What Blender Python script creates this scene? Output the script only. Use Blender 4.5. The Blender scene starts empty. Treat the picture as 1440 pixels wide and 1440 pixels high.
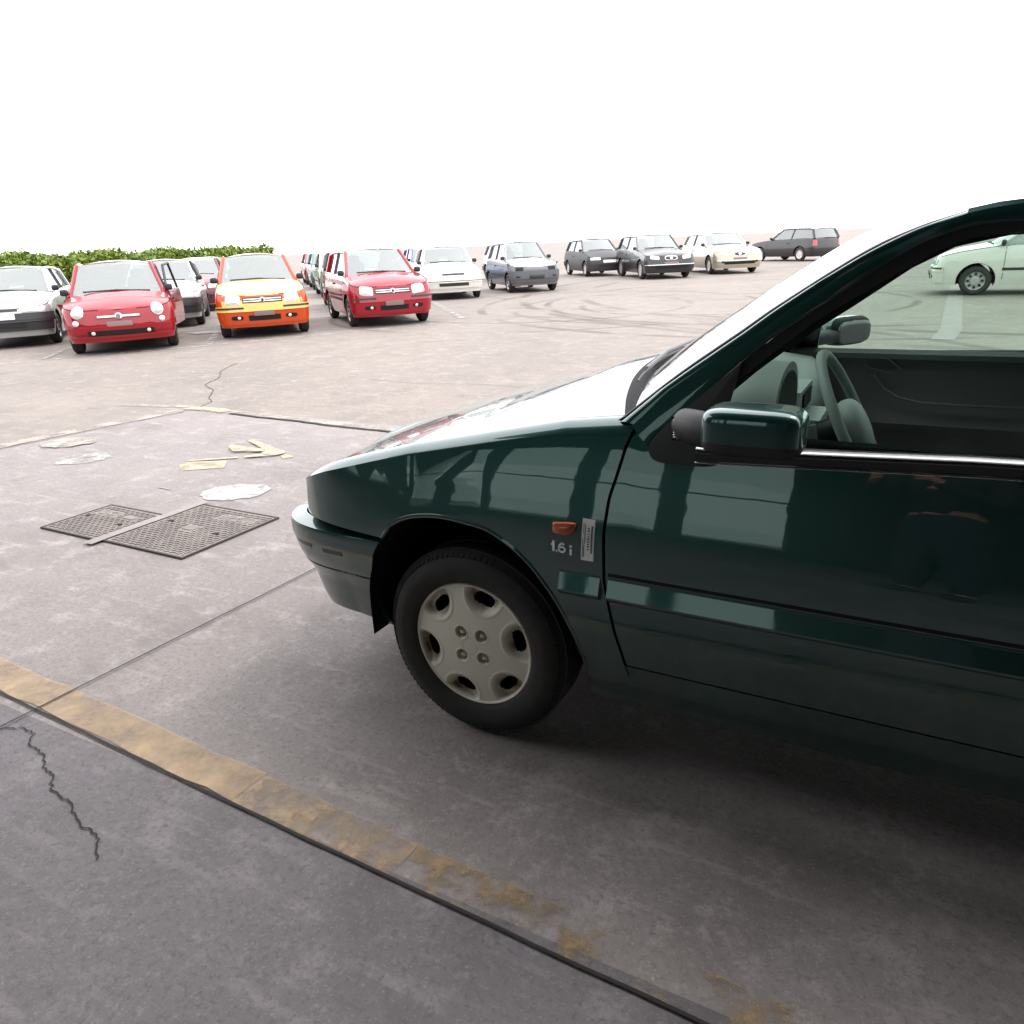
import bpy, bmesh, math, random
import numpy as np
from mathutils import Vector, Matrix
PI = math.pi
R_ = math.radians
random.seed(7)
sc = bpy.context.scene
COL = sc.collection

# ------------------------------------------------------------------ camera
cam_d = bpy.data.cameras.new('camera'); cam = bpy.data.objects.new('camera', cam_d); COL.objects.link(cam)
cr = Vector((0.88140414, 0.47114745, -0.03386476)); cu = Vector((-0.12521271, 0.30216666, 0.94499581)); cf = Vector((-0.45546517, 0.82868292, -0.3253246))
CAM = Vector((0.98737, -1.50503, 1.29946))
cam.matrix_world = Matrix(((cr.x, cu.x, -cf.x, CAM.x), (cr.y, cu.y, -cf.y, CAM.y), (cr.z, cu.z, -cf.z, CAM.z), (0, 0, 0, 1)))
cam_d.sensor_width = 36; cam_d.lens = 36*1036.31/1440; cam_d.clip_end = 2000; cam_d.clip_start = .02
sc.camera = cam

# ------------------------------------------------------------------ world, sun, exposure
SUN_EL, SUN_AZ = 58, 35          # azimuth from +Y towards +X
w = bpy.data.worlds.new("World"); sc.world = w; w.use_nodes = True
nt = w.node_tree; nt.nodes.clear()
sky = nt.nodes.new('ShaderNodeTexSky'); sky.sky_type = 'NISHITA'; sky.sun_disc = False
sky.sun_elevation = R_(SUN_EL); sky.sun_rotation = R_(SUN_AZ); sky.dust_density = 4
hs = nt.nodes.new('ShaderNodeHueSaturation'); hs.inputs['Saturation'].default_value = .12
mx = nt.nodes.new('ShaderNodeMix'); mx.data_type = 'RGBA'; mx.inputs[0].default_value = .82
mx.inputs[7].default_value = (37, 37, 38.5, 1)
bg = nt.nodes.new('ShaderNodeBackground'); bg.inputs[1].default_value = .1
out = nt.nodes.new('ShaderNodeOutputWorld')
nt.links.new(sky.outputs[0], hs.inputs['Color']); nt.links.new(hs.outputs[0], mx.inputs[6])
nt.links.new(mx.outputs[2], bg.inputs[0]); nt.links.new(bg.outputs[0], out.inputs[0])
sd = bpy.data.lights.new('sun', 'SUN'); sd.energy = 1.3; sd.angle = R_(14); sd.color = (1, .96, .9)
sun = bpy.data.objects.new('sun', sd); COL.objects.link(sun)
sun.rotation_euler = (R_(90-SUN_EL), 0, R_(180-SUN_AZ))
sc.view_settings.view_transform = 'Standard'; sc.view_settings.look = 'None'
sc.view_settings.exposure = 0; sc.view_settings.gamma = 1
sc.render.engine = 'CYCLES'
sc.cycles.max_bounces = 8; sc.cycles.transparent_max_bounces = 16

# ------------------------------------------------------------------ materials
def mat(name, col, rough=.6, metal=0, coat=0, ior=1.5, coat_ior=1.5, coat_rough=.03, noise=None, bump=0, bscale=300, spec=.5):
    m = bpy.data.materials.new(name); m.use_nodes = True
    t = m.node_tree; b = t.nodes['Principled BSDF']
    b.inputs['Base Color'].default_value = (*col, 1); b.inputs['Roughness'].default_value = rough
    b.inputs['Metallic'].default_value = metal; b.inputs['IOR'].default_value = ior
    b.inputs['Coat Weight'].default_value = coat; b.inputs['Coat IOR'].default_value = coat_ior
    b.inputs['Coat Roughness'].default_value = coat_rough
    b.inputs['Specular IOR Level'].default_value = spec
    if noise or bump:
        tc = t.nodes.new('ShaderNodeTexCoord')
    if noise:
        sc_, col2, lo, hi = noise
        n = t.nodes.new('ShaderNodeTexNoise'); n.inputs['Scale'].default_value = sc_; n.inputs['Detail'].default_value = 6; n.inputs['Roughness'].default_value = .65
        t.links.new(tc.outputs['Object'], n.inputs[0])
        mr = t.nodes.new('ShaderNodeMapRange'); mr.inputs[1].default_value = lo; mr.inputs[2].default_value = hi
        t.links.new(n.outputs[0], mr.inputs[0])
        mi = t.nodes.new('ShaderNodeMix'); mi.data_type = 'RGBA'
        mi.inputs[6].default_value = (*col, 1); mi.inputs[7].default_value = (*col2, 1)
        t.links.new(mr.outputs[0], mi.inputs[0]); t.links.new(mi.outputs[2], b.inputs['Base Color'])
    if bump:
        n2 = t.nodes.new('ShaderNodeTexNoise'); n2.inputs['Scale'].default_value = bscale; n2.inputs['Detail'].default_value = 3
        t.links.new(tc.outputs['Object'], n2.inputs[0])
        bp = t.nodes.new('ShaderNodeBump'); bp.inputs['Strength'].default_value = bump; bp.inputs['Distance'].default_value = .002
        t.links.new(n2.outputs[0], bp.inputs['Height']); t.links.new(bp.outputs[0], b.inputs['Normal'])
    return m

def glass(name, tint, dust=.0, dustcol=(.5, .5, .48), ior=1.5):
    m = bpy.data.materials.new(name); m.use_nodes = True
    t = m.node_tree; t.nodes.clear()
    o = t.nodes.new('ShaderNodeOutputMaterial')
    tr = t.nodes.new('ShaderNodeBsdfTransparent'); tr.inputs[0].default_value = (*tint, 1)
    gl = t.nodes.new('ShaderNodeBsdfGlossy'); gl.inputs['Roughness'].default_value = .01
    fr = t.nodes.new('ShaderNodeFresnel'); fr.inputs[0].default_value = ior
    mx = t.nodes.new('ShaderNodeMixShader')
    if dust:  # diffuse share that pales the pane
        df = t.nodes.new('ShaderNodeBsdfDiffuse'); df.inputs[0].default_value = (*dustcol, 1)
        m2 = t.nodes.new('ShaderNodeMixShader'); m2.inputs[0].default_value = dust
        t.links.new(tr.outputs[0], m2.inputs[1]); t.links.new(df.outputs[0], m2.inputs[2])
        base = m2.outputs[0]
    else: base = tr.outputs[0]
    # real panes reflect at both faces: double the Fresnel term
    mu = t.nodes.new('ShaderNodeMath'); mu.operation = 'MULTIPLY'; mu.inputs[1].default_value = 1.7; mu.use_clamp = True
    t.links.new(fr.outputs[0], mu.inputs[0])
    t.links.new(mu.outputs[0], mx.inputs[0]); t.links.new(base, mx.inputs[1]); t.links.new(gl.outputs[0], mx.inputs[2])
    t.links.new(mx.outputs[0], o.inputs[0])
    return m

M = {}
M['green'] = mat('green_paint', (.0055, .056, .047), .36, .5, 1, coat_ior=1.72, coat_rough=.012)
def grime(m):
    """road dust: patchy film, heavier low on the flanks where it is thrown up"""
    t = m.node_tree; N = t.nodes; L = t.links; b = N['Principled BSDF']
    g = N.new('ShaderNodeNewGeometry'); n = N.new('ShaderNodeTexNoise'); n.inputs['Scale'].default_value = 9; n.inputs['Detail'].default_value = 9; n.inputs['Roughness'].default_value = .72
    L.new(g.outputs['Position'], n.inputs[0])
    sx = N.new('ShaderNodeSeparateXYZ'); L.new(g.outputs['Position'], sx.inputs[0])
    mz = N.new('ShaderNodeMapRange'); mz.inputs[1].default_value = .62; mz.inputs[2].default_value = .22; mz.inputs[3].default_value = .03; mz.inputs[4].default_value = .5
    mn = N.new('ShaderNodeMapRange'); mn.inputs[1].default_value = .38; mn.inputs[2].default_value = .72
    L.new(sx.outputs['Z'], mz.inputs[0]); L.new(n.outputs[0], mn.inputs[0])
    mu = N.new('ShaderNodeMath'); mu.operation = 'MULTIPLY'; L.new(mz.outputs[0], mu.inputs[0]); L.new(mn.outputs[0], mu.inputs[1])
    mi = N.new('ShaderNodeMix'); mi.data_type = 'RGBA'; mi.inputs[6].default_value = b.inputs['Base Color'].default_value; mi.inputs[7].default_value = (.10, .085, .075, 1)
    L.new(mu.outputs[0], mi.inputs[0]); L.new(mi.outputs[2], b.inputs['Base Color'])
    cr_ = N.new('ShaderNodeMapRange'); cr_.inputs[1].default_value = 0; cr_.inputs[2].default_value = .4; cr_.inputs[3].default_value = .012; cr_.inputs[4].default_value = .25
    L.new(mu.outputs[0], cr_.inputs[0]); L.new(cr_.outputs[0], b.inputs['Coat Roughness'])
    # faint orange peel of sprayed paint
    n2 = N.new('ShaderNodeTexNoise'); n2.inputs['Scale'].default_value = 14; n2.inputs['Detail'].default_value = 2; L.new(g.outputs['Position'], n2.inputs[0])
    bp = N.new('ShaderNodeBump'); bp.inputs['Strength'].default_value = .25; bp.inputs['Distance'].default_value = .0005
    L.new(n2.outputs[0], bp.inputs['Height']); L.new(bp.outputs[0], b.inputs['Coat Normal'])
grime(M['green'])
M['black'] = mat('black_plastic', (.018, .017, .018), .55, bump=.25, bscale=900)
M['black_gloss'] = mat('black_gloss_plastic', (.012, .012, .013), .25)
M['seal'] = mat('black_seal_rubber', (.008, .008, .009), .7, spec=.15)
M['void'] = mat('dark_cavity', (.006, .006, .006), .9)
M['rubber'] = mat('tyre_rubber', (.022, .020, .019), .75, bump=.3, bscale=250, noise=(18, (.034, .030, .028), .4, .7))
M['cover'] = mat('wheel_cover_grey', (.40, .38, .31), .42, .15, noise=(14, (.27, .24, .18), .45, .8))
M['coverdirt'] = mat('wheel_pocket_rust', (.30, .25, .17), .7, noise=(30, (.12, .06, .03), .35, .65))
M['steel'] = mat('dull_steel', (.55, .52, .48), .35, .5)
M['darksteel'] = mat('dark_steel', (.05, .045, .042), .6, .5)
M['chrome'] = mat('bright_trim', (.6, .6, .6), .22, .9)
M['orange'] = mat('amber_lens', (.42, .075, .012), .2, coat=1)
M['sticker'] = mat('sticker_white', (.85, .85, .8), .45)
M['ink'] = mat('printed_ink', (.12, .12, .12), .6)
M['badge'] = mat('badge_white', (.92, .92, .9), .3)
M['dash'] = mat('grey_dashboard', (.50, .56, .53), .6, bump=.1, bscale=600)
M['dash_dark'] = mat('dark_dashboard', (.03, .035, .036), .5)
M['cloth'] = mat('dark_seat_cloth', (.14, .15, .155), .9, bump=.3, bscale=400)
M['doorcard'] = mat('dark_door_card', (.32, .30, .31), .8)
M['doortop'] = mat('door_card_ledge', (.30, .34, .33), .55)
M['glass'] = glass('green_tinted_glass', (.71, .82, .765))
M['glass_ws'] = glass('windscreen_glass', (.75, .84, .79), ior=1.6)
M['glass_bg'] = glass('pale_car_glass', (.55, .66, .62), dust=.22, dustcol=(.62, .68, .65), ior=1.75)  # pale diffuse share stands in for white sky reflections in the panes
M['mirrorglass'] = mat('mirror_glass', (.10, .10, .11), .12, .6)  # coloured dark in place of the dark shed it would reflect
M['yellow'] = mat('worn_yellow_paint', (.34, .22, .085), .8)
M['shirt'] = mat('red_shirt', (.25, .02, .02), .9)

# ------------------------------------------------------------------ mesh helpers
def tagt(o, label=None, cat=None, group=None, kind=None):
    if label: o['label'] = label
    if cat: o['category'] = cat
    if group: o['group'] = group
    if kind: o['kind'] = kind
    return o

def mesh(name, V, F, m=None, parent=None, smooth=True, auto=40, solid=0, label=None, off=-1.0, weld=0):
    me = bpy.data.meshes.new(name)
    bm = bmesh.new()
    vs = [bm.verts.new(Vector((float(v[0]), float(v[1]), float(v[2])))) for v in V]
    for f in F:
        try: bm.faces.new([vs[i] for i in f])
        except ValueError: pass
    if weld: bmesh.ops.remove_doubles(bm, verts=bm.verts, dist=weld)
    bmesh.ops.recalc_face_normals(bm, faces=bm.faces)
    if solid:
        pass
    if smooth:
        for f in bm.faces: f.smooth = True
        a = R_(auto)
        for e in bm.edges:
            if len(e.link_faces) == 2 and e.calc_face_angle(0) > a: e.smooth = False
    bm.to_mesh(me); bm.free()
    if m: me.materials.append(m)
    o = bpy.data.objects.new(name, me); COL.objects.link(o)
    if parent: o.parent = parent
    if label: o['label'] = label
    return o

def empty(name, loc=(0, 0, 0), rz=0, label=None, cat=None, group=None):
    o = bpy.data.objects.new(name, None); COL.objects.link(o); o.location = loc; o.rotation_euler = (0, 0, rz)
    o.empty_display_size = .2
    return tagt(o, label, cat, group)

def gridf(P):
    """P: rows x cols of points -> V, F"""
    P = np.asarray(P, float); n, m_ = P.shape[:2]
    V = P.reshape(-1, 3)
    F = [(i*m_+j, i*m_+j+1, (i+1)*m_+j+1, (i+1)*m_+j) for i in range(n-1) for j in range(m_-1)]
    return V, F

def thick(P, t, outward):
    """closed panel from a grid of points: front grid, back grid moved -outward*t, rim"""
    P = np.asarray(P, float); n, m_ = P.shape[:2]
    du = np.gradient(P, axis=0); dv = np.gradient(P, axis=1)
    N = np.cross(du, dv); L = np.linalg.norm(N, axis=2, keepdims=True); L[L < 1e-12] = 1; N = N/L
    c = (N.reshape(-1, 3) @ np.asarray(outward, float)).mean()
    if c < 0: N = -N
    Q = P-N*t
    V, F = gridf(P); k = len(V)
    V2 = Q.reshape(-1, 3); F2 = [tuple(k+i for i in f[::-1]) for f in F]
    ring = [j for j in range(m_)]+[i*m_+m_-1 for i in range(1, n)]+[(n-1)*m_+j for j in range(m_-2, -1, -1)]+[i*m_ for i in range(n-2, 0, -1)]
    R = [(ring[i], ring[(i+1) % len(ring)], k+ring[(i+1) % len(ring)], k+ring[i]) for i in range(len(ring))]
    return np.vstack([V, V2]), F+F2+R

def merge(parts):
    V = []; F = []; k = 0
    for v, f in parts:
        V += [tuple(a) for a in v]; F += [tuple(i+k for i in g) for g in f]; k = len(V)
    return V, F

def box(c, s, rot=None):
    c = Vector(c); V = []
    for x in (-1, 1):
        for y in (-1, 1):
            for z in (-1, 1):
                p = Vector((x*s[0]/2, y*s[1]/2, z*s[2]/2))
                if rot is not None: p = rot @ p
                V.append(tuple(c+p))
    return V, [(0, 1, 3, 2), (4, 6, 7, 5), (0, 4, 5, 1), (2, 3, 7, 6), (0, 2, 6, 4), (1, 5, 7, 3)]

def tube(path, r, n=10, r2=None, up=(0, 0, 1), closed=False, caps=True):
    """swept ellipse; r may be a list; r2 second radius (along up-ish)"""
    P = [Vector(p) for p in path]; k = len(P); V = []; F = []
    rr = r if hasattr(r, '__len__') else [r]*k
    for i, p in enumerate(P):
        if closed: d = P[(i+1) % k]-P[i-1]
        else: d = P[min(i+1, k-1)]-P[max(i-1, 0)]
        d.normalize(); u = Vector(up); a = d.cross(u)
        if a.length < 1e-4: a = d.cross(Vector((1, 0, 0)))
        a.normalize(); b = a.cross(d).normalized()
        q = (r2 if r2 else 1)
        for j in range(n):
            t = 2*PI*j/n
            V.append(p+a*math.cos(t)*rr[i]+b*math.sin(t)*(rr[i]*q if not r2 else r2*(rr[i]/rr[0] if rr[0] else 1)))
    m_ = k if closed else k-1
    for i in range(m_):
        for j in range(n):
            a0 = i*n+j; a1 = i*n+(j+1) % n; b0 = ((i+1) % k)*n+j; b1 = ((i+1) % k)*n+(j+1) % n
            F.append((a0, a1, b1, b0))
    if caps and not closed:
        F.append(tuple(range(n))[::-1]); F.append(tuple((k-1)*n+j for j in range(n)))
    return V, F

def lathe(prof, n=48, axis='y', c=(0, 0, 0)):
    """prof: list of (r, h) ; revolve about axis y"""
    V = []; F = []; k = len(prof)
    for i in range(n):
        t = 2*PI*i/n
        for r, h in prof:
            V.append((c[0]+r*math.cos(t), c[1]+h, c[2]+r*math.sin(t)))
    for i in range(n):
        for j in range(k-1):
            a = i*k+j; b = ((i+1) % n)*k+j
            F.append((a, a+1, b+1, b))
    return V, F

def spow(v, e): return math.copysign(abs(v)**e, v)
def superell(c, a, e=.4, nu=28, nv=16, e2=None):
    V = []; F = []; e2 = e2 or e
    for i in range(nv+1):
        ph = -PI/2+PI*i/nv
        for j in range(nu):
            t = 2*PI*j/nu
            V.append((c[0]+a[0]*spow(math.cos(ph), e2)*spow(math.cos(t), e), c[1]+a[1]*spow(math.cos(ph), e2)*spow(math.sin(t), e), c[2]+a[2]*spow(math.sin(ph), e2)))
    for i in range(nv):
        for j in range(nu):
            F.append((i*nu+j, i*nu+(j+1) % nu, (i+1)*nu+(j+1) % nu, (i+1)*nu+j))
    return V, F

def resamp(pts, n):
    pts = np.asarray(pts, float)
    d = np.r_[0, np.cumsum(np.linalg.norm(np.diff(pts, axis=0), axis=1))]
    t = np.linspace(0, d[-1], n)
    return np.stack([np.interp(t, d, pts[:, k]) for k in range(pts.shape[1])], -1)

def smooth_curve(pts, n):
    """Catmull-Rom through pts, resampled"""
    p = np.asarray(pts, float); q = np.vstack([2*p[0]-p[1], p, 2*p[-1]-p[-2]]); o = []
    for i in range(1, len(q)-2):
        for t in np.linspace(0, 1, 12, endpoint=False):
            o.append(.5*((2*q[i])+(-q[i-1]+q[i+1])*t+(2*q[i-1]-5*q[i]+4*q[i+1]-q[i+2])*t*t+(-q[i-1]+3*q[i]-3*q[i+1]+q[i+2])*t**3))
    o.append(p[-1]); return resamp(o, n)

def gz(y): return .022*max(0., y-3.4)

# ================================================================== GROUND
def ground_material(name, base, dark, arcs=(), shed=False):
    m = bpy.data.materials.new(name); m.use_nodes = True
    t = m.node_tree; N = t.nodes; L = t.links; b = N['Principled BSDF']
    geo = N.new('ShaderNodeNewGeometry')
    def noise(s, d=6, r=.6, stretch=None):
        n = N.new('ShaderNodeTexNoise'); n.inputs['Scale'].default_value = s; n.inputs['Detail'].default_value = d; n.inputs['Roughness'].default_value = r
        if stretch:
            mp = N.new('ShaderNodeMapping'); mp.inputs['Rotation'].default_value = (0, 0, stretch[0]); mp.inputs['Scale'].default_value = (1, stretch[1], 1)
            L.new(geo.outputs['Position'], mp.inputs[0]); L.new(mp.outputs[0], n.inputs[0])
        else: L.new(geo.outputs['Position'], n.inputs[0])
        return n.outputs[0]
    def rng(x, a, b_, c=0, d=1):
        n = N.new('ShaderNodeMapRange'); n.inputs[1].default_value = a; n.inputs[2].default_value = b_; n.inputs[3].default_value = c; n.inputs[4].default_value = d
        L.new(x, n.inputs[0]); return n.outputs[0]
    def mixc(f, a, c):
        n = N.new('ShaderNodeMix'); n.data_type = 'RGBA'
        L.new(f, n.inputs[0])
        if isinstance(a, tuple): n.inputs[6].default_value = (*a, 1)
        else: L.new(a, n.inputs[6])
        n.inputs[7].default_value = (*c, 1)
        return n.outputs[2]
    def math_(op, a, c=None):
        n = N.new('ShaderNodeMath'); n.operation = op
        if isinstance(a, (int, float)): n.inputs[0].default_value = a
        else: L.new(a, n.inputs[0])
        if c is not None:
            if isinstance(c, (int, float)): n.inputs[1].default_value = c
            else: L.new(c, n.inputs[1])
        return n.outputs[0]
    c = mixc(rng(noise(.35, 5), .35, .7), base, tuple(x*.78 for x in base))
    c = mixc(rng(noise(1.7, 8, .7), .5, .72, 0, .7), c, dark)                       # dark oily blotches
    c = mixc(rng(noise(5, 8, .78), .53, .66, 0, .75), c, tuple(min(1, x*1.42) for x in base))
    c = mixc(rng(noise(3.1, 9, .8), .56, .66, 0, .6), c, tuple(x*.62 for x in base))
    c = mixc(rng(noise(26, 6, .8), .54, .68, 0, .6), c, tuple(x*1.4 for x in base))   # pale scuffs
    c = mixc(rng(noise(2.2, 6, .6, (R_(50), 7)), .56, .7, 0, .6), c, tuple(x*1.35 for x in base))
    c = mixc(rng(noise(55, 5, .8), .5, .66, 0, .8), c, tuple(x*.55 for x in base))   # aggregate
    c = mixc(rng(noise(140, 2, .6), .60, .72, 0, .5), c, tuple(x*1.6 for x in base))
    for (cx, cy, r, wd, s) in arcs:
        vm = N.new('ShaderNodeVectorMath'); vm.operation = 'DISTANCE'; L.new(geo.outputs['Position'], vm.inputs[0]); vm.inputs[1].default_value = (cx, cy, gz(cy))
        d = math_('ABSOLUTE', math_('SUBTRACT', vm.outputs['Value'], r))
        f = rng(d, wd*.4, wd, s, 0)
        f = math_('MULTIPLY', f, rng(noise(.55+.1*(r % 1), 2, .5), .42, .6))
        c = mixc(f, c, tuple(x*.62 for x in dark))
    L.new(c, b.inputs['Base Color'])
    b.inputs['Roughness'].default_value = .82; b.inputs['Specular IOR Level'].default_value = .3
    bp = N.new('ShaderNodeBump'); bp.inputs['Strength'].default_value = .35; bp.inputs['Distance'].default_value = .006
    hsum = math_('ADD', noise(90, 4, .7), math_('MULTIPLY', noise(8, 4), .8))
    L.new(hsum, bp.inputs['Height']); L.new(bp.outputs[0], b.inputs['Normal'])
    return m

arcs = [(-6.5, 14, 3.2, .10, .8), (-6.5, 14, 4.7, .10, .7), (-3.2, 15, 2.6, .1, .8), (-3.2, 15, 4.1, .1, .7), (-1, 17, 6.2, .12, .8), (-1, 17, 7.7, .12, .7),
        (-9, 0, 12.4, .14, .7), (-9, 0, 13.9, .14, .6),
        (4, 22, 12, .16, .7), (4, 22, 13.5, .16, .7), (-5, 24, 7, .12, .6), (-5, 24, 8.5, .12, .6)]
M['yard'] = ground_material('yard_concrete', (.240, .208, .184), (.150, .128, .114), arcs)
M['slab'] = ground_material('apron_concrete', (.270, .240, .228), (.145, .124, .116))
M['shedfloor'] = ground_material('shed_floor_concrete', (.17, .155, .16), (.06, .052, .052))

def sheet(name, x0, x1, y0, y1, z, m, kind='structure', ny=1, **k):
    ys = np.linspace(y0, y1, ny+1)
    P = [[(x0, y, z+gz(y)), (x1, y, z+gz(y))] for y in ys]
    V, F = gridf(P); o = mesh(name, V, F, m, smooth=False); tagt(o, kind=kind, **k); return o

# whole ground in three sheets butted edge to edge
g1 = mesh('ground', *merge([([(-400, 3.4, 0), (400, 3.4, 0), (400, 500, gz(500)), (-400, 500, gz(500))], [(0, 1, 2, 3)]),
                            ([(-400, -12, 0), (-5.3, -12, 0), (-5.3, 3.4, 0), (-400, 3.4, 0)], [(0, 1, 2, 3)]),
                            ([(-400, -200, 0), (400, -200, 0), (400, -12, 0), (-400, -12, 0)], [(0, 1, 2, 3)]),
                            ([(14, -12, 0), (400, -12, 0), (400, 3.4, 0), (14, 3.4, 0)], [(0, 1, 2, 3)])]), M['yard'], smooth=False); tagt(g1, kind='structure')
g2 = mesh('paved_apron', [(-5.3, -.5, 0), (14, -.5, 0), (14, 3.4, 0), (-5.3, 3.4, 0)], [(0, 1, 2, 3)], M['slab'], smooth=False); tagt(g2, kind='structure')
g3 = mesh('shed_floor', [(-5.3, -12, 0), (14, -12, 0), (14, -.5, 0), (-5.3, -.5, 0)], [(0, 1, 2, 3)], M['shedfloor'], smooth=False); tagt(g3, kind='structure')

def worn(name, col, scale=6, lo=.42, hi=.6, col2=None):
    """paint or cement that has worn through: noise drives real transparency"""
    m = mat(name, col, .8, noise=(scale*2.3, col2 or tuple(x*.7 for x in col), .35, .7))
    t = m.node_tree; b = t.nodes['Principled BSDF']; o = t.nodes['Material Output']
    tr = t.nodes.new('ShaderNodeBsdfTransparent'); ms = t.nodes.new('ShaderNodeMixShader')
    geo = t.nodes.new('ShaderNodeNewGeometry'); n = t.nodes.new('ShaderNodeTexNoise'); n.inputs['Scale'].default_value = scale; n.inputs['Detail'].default_value = 8; n.inputs['Roughness'].default_value = .7
    mr = t.nodes.new('ShaderNodeMapRange'); mr.inputs[1].default_value = lo; mr.inputs[2].default_value = hi
    t.links.new(geo.outputs['Position'], n.inputs[0]); t.links.new(n.outputs[0], mr.inputs[0])
    t.links.new(mr.outputs[0], ms.inputs[0]); t.links.new(tr.outputs[0], ms.inputs[1]); t.links.new(b.outputs[0], ms.inputs[2])
    t.links.new(ms.outputs[0], o.inputs[0]); return m
M['wyellow'] = worn('threshold_yellow', (.42, .30, .17), 5, .20, .62, (.31, .235, .175))
M['ayellow'] = worn('arrow_yellow', (.44, .37, .23), 12, .24, .56, (.37, .32, .25))
M['cement'] = worn('pale_cement', (.36, .315, .27), 4, .32, .56, (.27, .235, .205))
M['wline'] = worn('worn_white_line', (.42, .40, .38), 5, .40, .58)
M['cement_solid'] = mat('pale_patch_cement', (.28, .25, .235), .8, noise=(9, (.215, .19, .175), .35, .7))
M['gap'] = mat('dark_joint_dirt', (.022, .019, .018), .95)
M['darkdirt'] = mat('crack_dirt', (.07, .06, .052), .95)
M['iron'] = mat('cast_iron_cover', (.165, .142, .132), .7, .1, noise=(9, (.24, .205, .18), .4, .65))
M['puddle'] = worn('dried_cement_spill', (.42, .39, .40), 11, .30, .46, (.30, .275, .27))

def ribbon_line(name, pts, wd, m, z=.004, jitter=0, kind='structure', n=None, seed=1):
    rnd = random.Random(seed); P = resamp(pts, n or max(2, int(sum(math.dist(pts[i], pts[i+1]) for i in range(len(pts)-1))*10)))
    rows = []
    for i, p in enumerate(P):
        a = P[max(i-1, 0)]; b = P[min(i+1, len(P)-1)]; d = (b-a)/np.linalg.norm(b-a); nx, ny = -d[1], d[0]
        j = rnd.uniform(-jitter, jitter); h = wd/2*(1+rnd.uniform(-.5, .5)*min(.3, jitter/wd))
        q = []
        for s in (-1, 1):
            x = p[0]+nx*(s*h+j); y = p[1]+ny*(s*h+j); q.append((x, y, gz(y)+z))
        rows.append(q)
    V, F = gridf(rows); o = mesh(name, V, F, m, smooth=False)
    if kind: o['kind'] = kind
    return o

ribbon_line('yellow_threshold_line', [(-5.2, -.285), (-1.3, -.405), (-.42, -.441)], .118, M['wyellow'], .004, .006)
M['wyellow3'] = worn('half_worn_threshold_yellow', (.39, .28, .16), 6, .38, .60, (.3, .23, .17))
ribbon_line('yellow_threshold_line', [(-.418, -.441), (.1, -.462)], .116, M['wyellow3'], .004, .006)
M['wyellow2'] = worn('faint_threshold_yellow', (.36, .25, .13), 6, .50, .66)
ribbon_line('yellow_threshold_line', [(.102, -.462), (1.8, -.52)], .112, M['wyellow2'], .004, .003)
ribbon_line('slab_joint', [(-1.33, -.9), (-1.316, -.409), (-1.281, .697), (-1.26, 3.2)], .007, M['gap'], .008, .001)
ribbon_line('threshold_edge', [(-5.2, -.353), (-1.2, -.478), (-.5, -.503), (3, -.59)], .008, M['gap'], .006, .0015)
ribbon_line('floor_crack', [(-1.32, -.58), (-1.26, -.55), (-1.2, -.548), (-1.16, -.585), (-1.13, -.592), (-1.07, -.60), (-1.0, -.635), (-.95, -.64), (-.9, -.68), (-.8, -.69), (-.7, -.725), (-.62, -.73), (-.55, -.78)], .0045, M['gap'], .004, .005, n=70)
ribbon_line('cement_joint', [(-5.55, .6), (-5.42, 2.1), (-5.28, 3.25)], .17, M['cement'], .004, .012)
ribbon_line('cement_joint', [(-5.25, 3.37), (-4.2, 3.33), (-2.84, 3.26), (2, 3.1), (12, 2.8)], .13, M['cement'], .004, .008)
ribbon_line('joint_crack', [(-4.65, 3.29), (-4.2, 3.25), (-3.8, 3.245), (-3.4, 3.20), (-3.0, 3.185), (-1, 3.12), (3, 3.0)], .035, M['gap'], .008, .006)
ribbon_line('joint_crack', [(-5.40, .9), (-5.30, 2.0), (-5.18, 3.2)], .012, M['gap'], .008, .004)
ribbon_line('cement_joint', [(-6.2, 3.25), (-5.3, 3.42)], .09, M['cement'], .004, .01)
ribbon_line('yellow_joint_paint', [(-5.3, 3.34), (-4.9, 3.38), (-4.75, 3.33)], .13, M['ayellow'], .009, .008)
ribbon_line('yard_crack', [(-5.25, 3.45), (-5.35, 3.7), (-5.6, 3.85), (-5.85, 4.15), (-6.3, 4.4), (-6.5, 4.8), (-6.95, 5.2), (-7.3, 5.8)], .012, M['darkdirt'], .004, .012, seed=4)
ribbon_line('yard_crack', [(-4.5, 5.2), (-3.8, 5.1), (-3.1, 5.25), (-2.2, 5.2)], .006, M['darkdirt'], .004, .008, seed=5)
# parking bay lines
ribbon_line('parking_line', [(-11.6, 4.5), (-10.9, 5.45), (-9.4, 7.4), (-8.4, 8.85), (-6.8, 11.3)], .11, M['wline'], .004, .008)
for a, b in [((-10.9, 15.9), (-7.19, 11.57)), ((-12.6, 10.2), (-9.6, 7.3)), ((-14.5, 9), (-11.1, 5.3))]:
    ribbon_line('parking_line', [a, b], .13, M['wline'], .008, .008)
ribbon_line('parking_line', [(1.27, 9.5), (1.38, 10.6), (1.58, 17.4), (1.75, 22)], .27, M['cement_solid'], .004, .01)

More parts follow.
